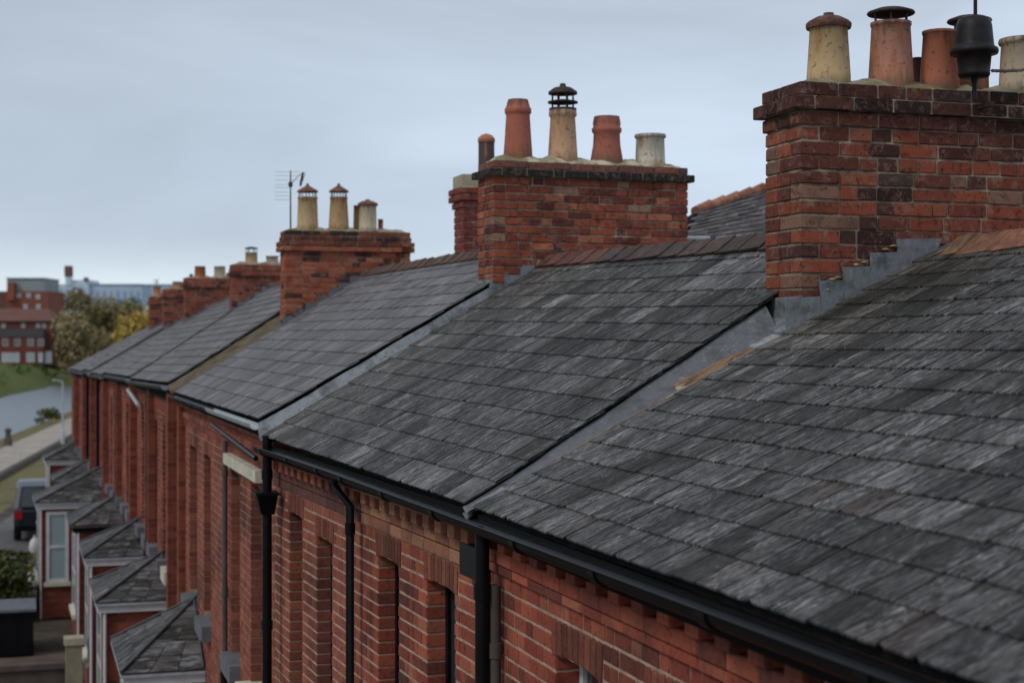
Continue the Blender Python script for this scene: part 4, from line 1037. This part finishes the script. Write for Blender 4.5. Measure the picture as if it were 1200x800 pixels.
# ------------------------------------------------------------------ house behind the ridge at the right
t = thing('rear_house', (6.2, 20, H + GZ), 'house behind the terrace with brown slates and a terracotta edged roof', 'house')
pa, pb, pc, pd = P(790, 263, 17), P(815, 248.5, 17.3), P(1040, 176, 20.5), P(1060, 310, 15.2); pe_ = P(780, 312, 14.8)
b = MB(); b.extrude([pe_, pd, pc, pb, pa], Vector((0, .05, -.1)), (.5, .42, .42)); rr_ = b.build('roof', M['felt'], t)
sl = MB(); nr = 15
for r in range(nr):
    v0, v1 = r / nr, (r + 1) / nr
    L0, L1_ = pe_.lerp(pb, v0), pe_.lerp(pb, v1); R0, R1 = pd.lerp(pc, v0), pd.lerp(pc, v1)
    if v0 > .9: pass
    n = 22
    for k in range(n):
        x, y = (k + .5 * (r % 2)) / n, (k + .97 + .5 * (r % 2)) / n; y = min(y, 1)
        q = [L0.lerp(R0, x), L0.lerp(R0, y), L1_.lerp(R1, y), L1_.lerp(R1, x)]; kk = random.uniform(.7, 1.1)
        nm = (q[1] - q[0]).cross(q[3] - q[0]).normalized(); nm = nm if nm.z > 0 else -nm
        q = [q[0] + nm * .016, q[1] + nm * .016, q[2] + nm * .006, q[3] + nm * .006]
        sl.hexa([a - nm * .01 for a in q] + q, (kk * .62, kk * .5, kk * .48))
sl.build('slate', M['slate_soft'], rr_, kind='stuff')
for k in range(16):
    b = MB(); q0, q1 = pb.lerp(pc, k / 16), pb.lerp(pc, (k + 1.06) / 16)
    b.tube([q0 + Vector((0, 0, .0)), q1 + Vector((0, 0, .025))], .065, 8, jit((.34, .15, .09), .2)); b.build('ridge_tile', M['tile'], rr_)
b = MB(); w_ = [pe_ + Vector((.1, .2, -.1)), pd + Vector((0, .2, -.1)), pd + Vector((1.2, 4, -.1)), pe_ + Vector((1.0, 4, -.1))]
b.hexa([Vector((q.x, q.y, H + GZ)) for q in w_] + w_); b.build('wall', M['brick_tex'], t)
b = MB(); q0, q1 = P(800, 279.5, 14.0), P(832, 279.5, 14.0); b.tube([q0, q1], .022, 8); b.build('gutter', M['white'], t)

# ------------------------------------------------------------------ ground, gardens, river
def G(px, py, Z): d = -Z * F / (py - 400); return Vector(((px - 600) * d / F, d, Z + H))
def sheet(name, pts, m, label=None, kind='structure', n=None):
    b = MB(); b.poly(pts); return b.build(name, m, None, kind=kind, label=label)
def V3(x, y, Z): return Vector((x, y, Z + H))
# riverbank frame: near edge of the water from G(0,523) to G(88,485)
e0, e1 = Vector((-40.5, 124.8)), Vector((-50.0, 180.6)); rd = (e1 - e0).normalized(); rn_ = Vector((rd.y, -rd.x))
def RV(a, u, Z): q = e0 + rd * a + rn_ * u; return V3(q.x, q.y, Z)
def strip(name, prof, m, a0=-260, a1=900, n=60, kind='structure', wob=0, label=None):
    b = MB(); rr = random.Random(5); K = len(prof); V = []
    for i in range(n + 1):
        a = a0 + (a1 - a0) * i / n
        for j_, (u, Z) in enumerate(prof): V.append(RV(a, u + (rr.uniform(-wob, wob) if 0 < j_ < K - 1 else 0), Z + rr.uniform(-wob, wob) * .15))
    b.mesh(V, [(i * K + j_, (i + 1) * K + j_, (i + 1) * K + j_ + 1, i * K + j_ + 1) for i in range(n) for j_ in range(K - 1)], WHITE, True)
    return b.build(name, m, None, kind=kind, label=label)
sheet('ground', [V3(-3000, -600, -9.2), V3(3000, -600, -9.2), V3(3000, 5000, -9.2), V3(-3000, 5000, -9.2)], M['soil'])
sheet('river', [RV(-300, 2, -8.3), RV(1500, 2, -8.3), RV(1500, -70, -8.3), RV(-300, -70, -8.3)][::-1], M['water'])
strip('embankment', [(-.3, -9.0), (0, -7.75), (.6, -7.62), (2.0, -7.6)], M['drygrass'], wob=.0)
strip('riverside_path', [(2.0, -7.598), (5.7, -7.596)], M['concrete'])
strip('verge', [(5.7, -7.6), (6.6, -7.45), (8.6, -6.7), (9.9, -6.2), (10.4, -6.14)], M['drygrass'], a0=-260)
strip('path_edging', [(5.6, -7.61), (5.6, -7.25), (6.0, -7.25), (6.0, -7.61)], M['kerb'])
strip('street_ground', [(10.4, -6.14), (11, -6.13), (400, -6.13)], M['soil'], a0=-260, a1=900)
strip('road', [(10.9, -6.124), (13.2, -6.12)], M['road'], a0=-90, a1=600)
strip('far_bank', [(-15.5, -8.8), (-16.5, -8.1), (-20, -6.6), (-25, -5.2), (-33, -4.6), (-300, -4.6), (-1500, -4.6)], M['bankgrass'], wob=.8, n=120, a1=1200, a0=-300)
# lamp post, mooring post, railing and bush on the bank
lp = G(73.5, 520, -7.0); t = thing('lamp_post', lp, 'slim grey lamp post standing on the dry grass by the river path', 'lamp post')
b = MB(); b.tube([lp, lp + Vector((0, 0, 4.3))], [.09, .05], 8); b.lathe(lp, [(.14, 0), (.14, .9), (.09, 1.0)], 8); b.build('post', M['greymetal'], t)
b = MB(); b.tube([lp + Vector((0, 0, 4.25)), lp + Vector((-.55, 0, 4.4))], .04, 6); b.lathe(lp + Vector((-.6, 0, 4.32)), [(.02, .1), (.14, .04), (.12, 0)], 8); b.build('lamp_head', M['greymetal'], t)
bp = G(9.5, 522, -7.6); t = MB(); t.lathe(bp, [(.32, 0), (.3, .5), (.22, .55), (.2, 1.05), (.3, 1.12), (.12, 1.3)], 10); t.build('bollard', M['kerb'], label='dark squat bollard at the edge of the river path', cat='bollard')
bp = G(22, 547, -7.6); t = MB(); t.tube([bp, bp + Vector((0, 0, 1.0))], .05, 6); t.build('marker_post', M['white'], label='thin pale post beside the river path', cat='post')
r_ = thing('railing', G(43, 500, -7.6), 'short grey railing beside the bush at the water edge', 'railing')
for i in range(6):
    q = RV(48 + i * 1.6, .7, -7.62); b = MB(); b.tube([q, q + Vector((0, 0, 1.1))], .04, 5); b.build('post', M['greymetal'], r_)
b = MB(); b.tube([RV(48, .7, -6.55), RV(56, .7, -6.55)], .03, 5); b.build('rail', M['greymetal'], r_)
def leaves(b, c, r, n, size, cols, rr, squash=1.0, shell=.35, blobs=9):
    cs = [(Vector((rr.gauss(0, .42), rr.gauss(0, .42), rr.gauss(0, .38))), rr.uniform(.28, .5), rr.uniform(.75, 1.2)) for _ in range(blobs)]
    for _ in range(n):
        o, br, sh = rr.choice(cs); v = Vector((rr.gauss(0, 1), rr.gauss(0, 1), rr.gauss(0, 1))).normalized() * br * rr.uniform(shell, 1.08) ** .6
        q = o + v; pos = c + Vector((q.x * r, q.y * r, q.z * r * squash)); s_ = size * rr.uniform(.5, 1.4)
        a = Vector((rr.gauss(0, 1), rr.gauss(0, 1), rr.gauss(0, 1))).normalized(); e = a.orthogonal().normalized() * s_; f = a.cross(e).normalized() * s_ * rr.uniform(.4, .8)
        base = rr.choice(cols); k_ = sh * rr.uniform(.75, 1.25); b.poly([pos - e, pos - f, pos + e, pos + f], tuple(x * k_ for x in base))
rr = random.Random(11)
b = MB(); bc = G(57, 497, -7.7); leaves(b, bc + Vector((0, 0, .8)), 1.3, 900, .12, [(.09, .10, .03), (.05, .06, .02), (.13, .11, .04)], rr, .6); b.build('bush', M['leaf'], label='low round bush at the water edge by the railing', cat='bush')
# trees beyond the river
def tree(c, h, r, cols, label, n=5200, seed=1, leaf=.42, squash=.9, dens=26):
    rr = random.Random(seed); t = thing('tree', c, label, 'tree', 'trees beyond the river'); b = MB()
    b.tube([c - Vector((0, 0, .5)), c + Vector((.1, 0, h * .3)), c + Vector((-.1, .2, h * .6)), c + Vector((.1, 0, h * .88))], [h * .03, h * .024, h * .014, h * .004], 8)
    for k_ in range(46):
        a = rr.uniform(0, 6.28); z0 = rr.uniform(.2, .75) * h; l_ = r * rr.uniform(.5, 1.0); q = c + Vector((0, 0, z0))
        e = q + Vector((math.cos(a) * l_ * .8, math.sin(a) * l_ * .8, h * rr.uniform(.12, .32))); m_ = q.lerp(e, .5) + Vector((0, 0, h * .03)); b.tube([q, m_, e], [h * .008, h * .005, h * .0015], 5, cap=False)
        for j_ in range(3):
            s_ = m_.lerp(e, rr.random()); b.tube([s_, s_ + Vector((rr.gauss(0, 1), rr.gauss(0, 1), abs(rr.gauss(.6, .6)))) * r * .22], [h * .003, h * .001], 4, cap=False)
    b.build('trunk', M['bark'], t); b = MB(); leaves(b, c + Vector((0, 0, h * .6)), r, n, leaf, cols, rr, squash * h / (2 * r), .2, dens); b.build('crown', M['leaf'], t)
OL = [(.27, .22, .10), (.23, .195, .085), (.31, .25, .11), (.19, .165, .08)]
b = MB(); b.extrude([V3(-95, 296, -7.9), V3(-64, 296, -7.9), V3(-66, 350, -7.9), V3(-98, 350, -7.9)][::1], Vector((0, 0, -1)), WHITE); b.build('wooded_bank', M['bankgrass'], None, kind='structure')
tree(P(118, 445, 322), 16.6, 7.6, OL, 'broad olive brown autumn tree filling the gap left of the farthest roof', seed=3, n=12000)
tree(P(93, 447, 306), 12.0, 5.2, [(.31, .24, .12), (.26, .21, .10), (.22, .18, .10)], 'lower brown tree in front of the brick flats', seed=4, n=7000)
tree(P(146, 444, 330), 15.0, 6.2, OL, 'greenish tree directly above the slope of the farthest roof', seed=6, n=8000)
tree(P(163, 454, 260), 13.2, 3.3, [(.46, .32, .07), (.38, .27, .07), (.50, .37, .10)], 'yellow autumn tree beside the end chimney stacks', seed=5, n=3600)
tree(P(70, 432, 350), 7.5, 3.6, [(.16, .13, .05), (.10, .09, .04)], 'small dull tree at the end of the brick flats', seed=7, n=2200)
# scrub along the far bank
b = MB(); rr = random.Random(21)
for i in range(70):
    a = rr.uniform(60, 420); q = RV(a, -rr.uniform(17, 30), -7.0 + rr.uniform(0, 1.8)); g_ = rr.uniform(.6, 1.3); leaves(b, q, rr.uniform(1.2, 2.6), 90, .28, [(.075 * g_, .13 * g_, .028 * g_), (.05 * g_, .085 * g_, .02 * g_), (.12 * g_, .14 * g_, .04 * g_)], rr, .5, blobs=4)
b.build('bank_scrub', M['leaf'], None, kind='stuff', label='green scrub along the far river bank')

# ------------------------------------------------------------------ buildings beyond the river
class Face:     # local frame of a far building: s to the right, w away from the camera, Z relative
    def __init__(s, px, d, yaw=0.0): s.a = Vector(((px - 600) * d / F, d)); s.h = Vector((math.cos(yaw), math.sin(yaw))); s.n = Vector((-s.h.y, s.h.x)); s.d = d
    def __call__(s, u, w, Z): q = s.a + s.h * u + s.n * w; return Vector((q.x, q.y, Z + H))
def far_block(name, parent, f, x0, x1, y0, y1, depth, col, px0, w0=0.0, m='farwall', ridge=None):
    k = f.d / F; b = MB(); u0, u1, z0, z1 = (x0 - px0) * k, (x1 - px0) * k, (400 - y1) * k, (400 - y0) * k
    if ridge is None: b.box(f, u0, u1, w0, w0 + depth, z0, z1, col)
    else:
        b.hexa([f(u0, w0, z0), f(u1, w0, z0), f(u1, w0 + depth, z0), f(u0, w0 + depth, z0), f(u0 + ridge, w0 + depth * .45, z1), f(u1 - ridge, w0 + depth * .45, z1), f(u1 - ridge, w0 + depth * .55, z1), f(u0 + ridge, w0 + depth * .55, z1)], col)
    return b.build(name, M[m], parent)
def far_window(parent, f, px0, x, y, w, h, glass=(.25, .3, .36), frame=(.55, .55, .55), w0=0.0):
    k = f.d / F; u, z = (x - px0) * k, (400 - y) * k; a, c = w * k / 2, h * k / 2; fw = .12
    b = MB(); b.box(f, u - a, u + a, w0 - .12, w0 + .05, z - c, z - c + fw, frame); b.box(f, u - a, u + a, w0 - .12, w0 + .05, z + c - fw, z + c, frame)
    b.box(f, u - a, u - a + fw, w0 - .12, w0 + .05, z - c + fw, z + c - fw, frame); b.box(f, u + a - fw, u + a, w0 - .12, w0 + .05, z - c + fw, z + c - fw, frame)
    b.box(f, u - .05, u + .05, w0 - .1, w0 + .05, z - c + fw, z + c - fw, frame)
    o = b.build('window', M['farwall'], parent); b = MB(); b.box(f, u - a + fw, u + a - fw, w0 - .04, w0 + .02, z - c + fw, z + c - fw, glass); b.build('pane', M['farwall'], o)
f = Face(0, 380); t = thing('apartment_block', f(5, 0, -4.6), 'tall orange brick block with a grey clad top storey across the river', 'building')
far_block('wall', t, f, 6, 56, 341, 424, 14, (.21, .075, .05), 0); far_block('penthouse', t, f, 6.5, 51, 326, 341, 12, (.26, .29, .30), 0, w0=1.0)
far_block('roof', t, f, 5.5, 51.5, 325.3, 326, 13, (.20, .22, .22), 0, w0=.6)
far_block('stair_tower', t, f, 10, 18, 331, 352, 2.4, (.24, .08, .052), 0, w0=-1.2); far_block('side_wing', t, f, -20, 6, 341, 424, 12, (.15, .075, .06), 0, w0=2)
for x, y in ((22, 346), (33.5, 346), (44.5, 347.5), (45, 359), (30, 359)): far_window(t, f, 0, x, y, 5, 5.5, (.28, .36, .46))
f = Face(0, 345, R(3)); t = thing('brick_flats', f(5, 0, -4.6), 'long dark red brick flats with white windows above the green river bank', 'building')
far_block('wall', t, f, -40, 88, 376, 428, 10, (.13, .05, .042), 0); far_block('roof', t, f, -42, 64, 361, 376, 13, (.16, .075, .06), 0, w0=-.6, ridge=3)
far_block('roof', t, f, 58, 92, 368, 378, 12, (.13, .06, .05), 0, w0=-.5, ridge=2)
far_block('lower_roof', t, f, -40, 53, 386, 395, 3.2, (.085, .08, .085), 0, w0=-2.2); far_block('front_wing', t, f, -40, 52, 395, 428, 3, (.15, .05, .042), 0, w0=-2.0)
for x in (4, 27, 44, 51): far_window(t, f, 0, x, 381.5, 4.5, 5, (.2, .24, .28), (.5, .5, .48))
far_window(t, f, 0, 67, 384, 5, 5.5)
for x in (9, 23, 38, 53 - 3): far_window(t, f, 0, x, 401, 6.5, 8.5, (.10, .12, .14), (.55, .52, .48), w0=-2.0)
far_window(t, f, 0, 67, 402, 5, 8, (.25, .2, .2), (.35, .25, .22))
for x, w in ((8, 6), (15, 6), (22, 6), (38, 9), (49.5, 5)): far_window(t, f, 0, x, 418.5, w, 11, (.30, .36, .40), (.80, .80, .80), w0=-2.0)
far_window(t, f, 0, 55.5, 418.5, 9, 14, (.75, .8, .82), (.9, .9, .9))
f = Face(0, 640); t = thing('hospital_block', f(28, 0, -4.6), 'long white and glass block with a brown capped flue on the skyline', 'building')
WB = (.50, .58, .68)
far_block('wall', t, f, 58, 104, 333, 420, 18, WB, 0); far_block('upper_storey', t, f, 83, 105, 328, 333, 14, (.56, .63, .71), 0, w0=1)
far_block('wing', t, f, 104, 165, 333.5, 420, 17, (.40, .50, .62), 0, w0=1.5); far_block('roof', t, f, 103.5, 166, 332.5, 333.5, 17, (.30, .36, .44), 0, w0=1.0)
far_block('glass_band', t, f, 59, 103, 345, 354, .5, (.16, .24, .32), 0, w0=-.4); far_block('glass_band', t, f, 105, 164.5, 350, 366, .5, (.12, .24, .38), 0, w0=1.1)
for x in (66, 74, 82, 90, 98): far_block('mullion', t, f, x - .3, x + .3, 345, 354, .5, (.5, .56, .62), 0, w0=-.7)
for x in (112, 120, 128, 136, 144, 152, 160): far_block('mullion', t, f, x - .4, x + .4, 340, 366, .5, (.45, .54, .64), 0, w0=.8)
for x, w in ((68, 10), (80, 8), (95, 9)): far_block('window', t, f, x - w / 2, x + w / 2, 338, 342, .4, (.34, .42, .52), 0, w0=-.3)
far_block('flue', t, f, 77, 83, 322, 334, 3, (.60, .64, .68), 0, w0=-.5); far_block('flue_cap', t, f, 76, 83.5, 311.5, 324, 3.4, (.16, .09, .08), 0, w0=-.8)
far_block('roof_vent', t, f, 98, 102, 325, 329, 3, (.14, .11, .12), 0, w0=-.2)
f = Face(0, 600); t = thing('low_white_building', f(25, 0, -4.6), 'low white building in front of the hospital block', 'building')
far_block('wall', t, f, 56, 120, 355, 420, 12, (.55, .55, .55), 0); far_block('roof', t, f, 55, 121, 354, 355.5, 13, (.4, .42, .45), 0, w0=-.5); far_block('window', t, f, 60, 116, 360, 363, .3, (.3, .34, .38), 0, w0=-.3)
f = Face(0, 700); t = thing('glass_office', f(63, 0, -4.6), 'pale blue office block on the skyline beside the row of stacks', 'building')
far_block('wall', t, f, 167, 260, 334, 425, 15, (.38, .50, .64), 0); far_block('roof', t, f, 166.5, 261, 333, 334.2, 16, (.25, .3, .36), 0, w0=-.4)
far_block('glass_band', t, f, 168, 259, 345, 352, .5, (.16, .28, .4), 0, w0=-.4)

# ------------------------------------------------------------------ street side things at lower left
def garden_wall(px0, px1, d, hgt, label, thick=.22, m='brick_tex', cope='kerb'):
    a, c = P(px0, 400, d), P(px1, 400, d); t = thing('garden_wall', (a.x, d, H + GZ), label, 'wall', 'low walls of the front gardens')
    f = Face(600, d, R(17)); u0, u1 = a.x, c.x; b = MB(); b.box(f, u0, u1, 0, thick, GZ - .03, GZ + hgt); b.build('wall', M[m], t)
    b = MB(); b.box(f, u0 - .03, u1, -.04, thick + .04, GZ + hgt + .001, GZ + hgt + .09); b.build('coping', M[cope], t)
def xw(d, off): q = P3.a + P3.h * ((d - P3.a.y) / P3.h.y); return q.x - off
f17 = Face(600, 0, 0)
rowh = Vector((P4.h.x, P4.h.y, 0)); rown = Vector((P4.n.x, P4.n.y, 0))
def SL(d, off, Z): q = P4.a + P4.h * ((d - P4.a.y) / P4.h.y) - P4.n * off; return Vector((q.x, q.y, Z + H))
class Yard:
    def __init__(s, d): s.o = P4.a + P4.h * ((d - P4.a.y) / P4.h.y); s.h = P4.h; s.n = P4.n
    def __call__(s, u, w, Z): q = s.o + s.h * u + s.n * w; return Vector((q.x, q.y, Z + H))
def yard_wall(d, w0, w1, hgt, label, cope='kerb', th=.24):
    y = Yard(d); t = thing('garden_wall', y(0, w0, GZ), label, 'wall', 'low walls between the front gardens')
    b = MB(); b.box(y, 0, th, w0, w1, GZ - .03, GZ + hgt); b.build('wall', M['kerb'], t)
    b = MB(); b.box(y, -.05, th + .05, w0 - .04, w1, GZ + hgt + .001, GZ + hgt + .1); b.build('coping', M[cope], t)
yard_wall(24.6, -5, -.85, .30, 'low brick garden wall with brown coping nearest the camera')
yard_wall(28.4, -5.4, -.9, .30, 'low brick garden wall second from the camera, behind the brown paving')
sheet('garden_paving', [SL(24, 5.5, -6.126), SL(31.6, 5.5, -6.126), SL(31.6, .8, -6.126), SL(24, .8, -6.126)], mat('brown paving', (.17, .125, .10), .9, .2, noise=(1.5, .6, 1.2)))
# gate pier of pale stone
q = P(86, 740, 26.2); t = thing('gate_pier', (q.x, q.y, H + GZ), 'pale stone pier at the foot of the bay windows', 'pier')
b = MB(); y = Yard(26.2); wq = (Vector((q.x, q.y)) - y.o).dot(y.n)
b.box(y, -.14, .14, wq - .13, wq + .13, GZ, -4.95, (.5, .47, .42)); b.build('shaft', M['stone'], t); b = MB(); b.box(y, -.17, .17, wq - .16, wq + .16, -4.949, -4.84, (.7, .66, .6)); b.build('cap', M['stone'], t)
# black bin store with a pale ledge
y = Yard(31.2); t = thing('bin_store', y(0, -4, GZ), 'black boarded bin store with a grey top', 'bin store')
wR = -1.62; wL = wR - 2.6
for k in range(9):
    b = MB(); b.box(y, 0, .03, wL + k * 2.6 / 9 + .004, wL + (k + 1) * 2.6 / 9 - .004, GZ + .04, GZ + .86); b.build('plank', M['plastic'], t)
b = MB(); b.box(y, .031, 1.3, wL, wR, GZ, GZ + .86); b.build('body', M['dark'], t); b = MB(); b.box(y, -.06, 1.34, wL - .05, wR + .05, GZ + .861, GZ + .91); b.build('top', M['darkstone'], t)
# hedge
rr = random.Random(31)
for (d0, w0, w1, d1, lab, cols) in ((34.8, -6.0, -1.6, 38.5, 'yellow green clipped hedge behind the bin store', [(.07, .08, .016), (.10, .105, .02), (.04, .05, .016), (.03, .04, .015)]), (40.0, -5.6, -2.6, 43.5, 'dark brown leafed hedge between the yellow hedge and the parked car', [(.05, .05, .025), (.09, .06, .035), (.03, .035, .02)])):
    b = MB(); y = Yard(d0); Ln = (d1 - d0) / P4.h.y
    for _ in range(7000):
        u, w, z = rr.uniform(0, Ln), rr.uniform(w0, w1), rr.random() ** .5; face = rr.random()
        if face < .3: u = rr.uniform(0, .1)
        elif face < .45: w = w0 + rr.uniform(0, .1)
        elif face < .9: z = rr.uniform(.93, 1.04)
        q = y(u, w, GZ + z * 1.05 + .06 * math.sin(u * 3 + w * 4)); a = Vector((rr.gauss(0, 1), rr.gauss(0, 1), rr.gauss(0, 1))).normalized(); s_ = rr.uniform(.03, .08)
        e = a.orthogonal().normalized() * s_; f_ = a.cross(e).normalized() * s_ * .6; k_ = rr.uniform(.6, 1.4); c_ = rr.choice(cols); b.poly([q - e, q - f_, q + e, q + f_], tuple(x * k_ for x in c_))
    b.box(y, .12, Ln - .1, w0 + .12, w1 - .12, GZ, GZ + .92, (.02, .02, .01)); b.build('hedge', M['leaf'], label=lab, cat='hedge')
# dark off-road car parked beyond, seen from behind
cq = G(45, 630, GZ); y = Yard(48.4); wq = -2.1
t = thing('parked_car', y(0, wq + .9, GZ), 'dark blue estate car parked beyond the bay windows, seen from behind', 'car')
W_ = 1.7; prof = [(0, .45), (.0, .95), (.12, 1.05), (.35, 1.68), (.9, 1.78), (2.3, 1.76), (3.15, 1.15), (4.3, 1.02), (4.55, .8), (4.58, .42), (3.9, .32), (.6, .32)]
b = MB(); rings = []
for wv, ins in ((0, .06), (.12, 0), (W_ - .12, 0), (W_, .06)): rings.append([y(u + (ins if u < 2 else -ins), wq + wv + (0 if z < 1.1 else (.10 if wv < 1 else -.10) * (z - 1.1) / .6), GZ + z - (ins * .4 if z > 1 else 0)) for u, z in prof])
N = len(prof); V = [v for r in rings for v in r]; b.mesh(V, [(i * N + k, i * N + (k + 1) % N, (i + 1) * N + (k + 1) % N, (i + 1) * N + k) for i in range(3) for k in range(N)], WHITE); b.poly(rings[0][::-1]); b.poly(rings[-1]); b.build('body', M['carpaint'], t)
b = MB(); b.hexa([y(.10, wq + .22, GZ + 1.08), y(.30, wq + .27, GZ + 1.62), y(.30, wq + W_ - .27, GZ + 1.62), y(.10, wq + W_ - .22, GZ + 1.08), y(.05, wq + .22, GZ + 1.08), y(.25, wq + .27, GZ + 1.62), y(.25, wq + W_ - .27, GZ + 1.62), y(.05, wq + W_ - .22, GZ + 1.08)]); b.build('rear_window', M['glass'], t)
for sx in (0, 1):
    w0 = wq + (-.012 if sx == 0 else W_ - .03); b = MB(); b.hexa([y(.6, w0 + .02, GZ + 1.12), y(2.9, w0 + .02, GZ + 1.12), y(2.9, w0 + .06, GZ + 1.12), y(.6, w0 + .06, GZ + 1.12), y(.75, w0 + (.09 if sx == 0 else -.06), GZ + 1.62), y(2.25, w0 + (.09 if sx == 0 else -.06), GZ + 1.62), y(2.25, w0 + (.12 if sx == 0 else -.03), GZ + 1.62), y(.75, w0 + (.12 if sx == 0 else -.03), GZ + 1.62)]); b.build('side_window', M['glass'], t)
    b = MB(); x0 = wq + (.04 if sx == 0 else W_ - .24); b.box(y, -.03, .05, x0, x0 + .2, GZ + .72, GZ + .98); b.build('tail_lamp', M['redlamp'], t)
    for uu in (.85, 3.7):
        c = y(uu, wq + (.1 if sx == 0 else W_ - .1), GZ + .33); ax = Vector((P4.n.x, P4.n.y, 0)); b = MB(); b.tube([c - ax * .11, c - ax * .10, c + ax * .10, c + ax * .11], [.29, .33, .33, .29], 18); wh = b.build('wheel', M['tyre'], t)
        b = MB(); b.tube([c - ax * .118, c + ax * .118], .18, 14); b.build('rim', M['greymetal'], wh)
b = MB(); b.box(y, -.04, .02, wq + .65, wq + 1.2, GZ + .55, GZ + .67, (1, 1, .95)); b.build('number_plate', M['white'], t)
b = MB(); b.box(y, -.06, .1, wq + .03, wq + W_ - .03, GZ + .36, GZ + .52); b.build('bumper', M['plastic'], t)
# white sacks by the hedge
for px, py, d in ((41, 634, 45.5), (40, 662, 39.2)):
    q = P(px, py, d); b = MB(); b.lathe(Vector((q.x, q.y, H + GZ)), [(.13, 0), (.18, .15), (.15, .34), (.07, .44), (.03, .48), (.05, .52)], 12)
    b.build('rubbish_sack', M['white'], label='white sack behind the parked car end of the hedges' if py < 650 else 'white sack nearer the bay with the white window', cat='sack', group='white sacks')
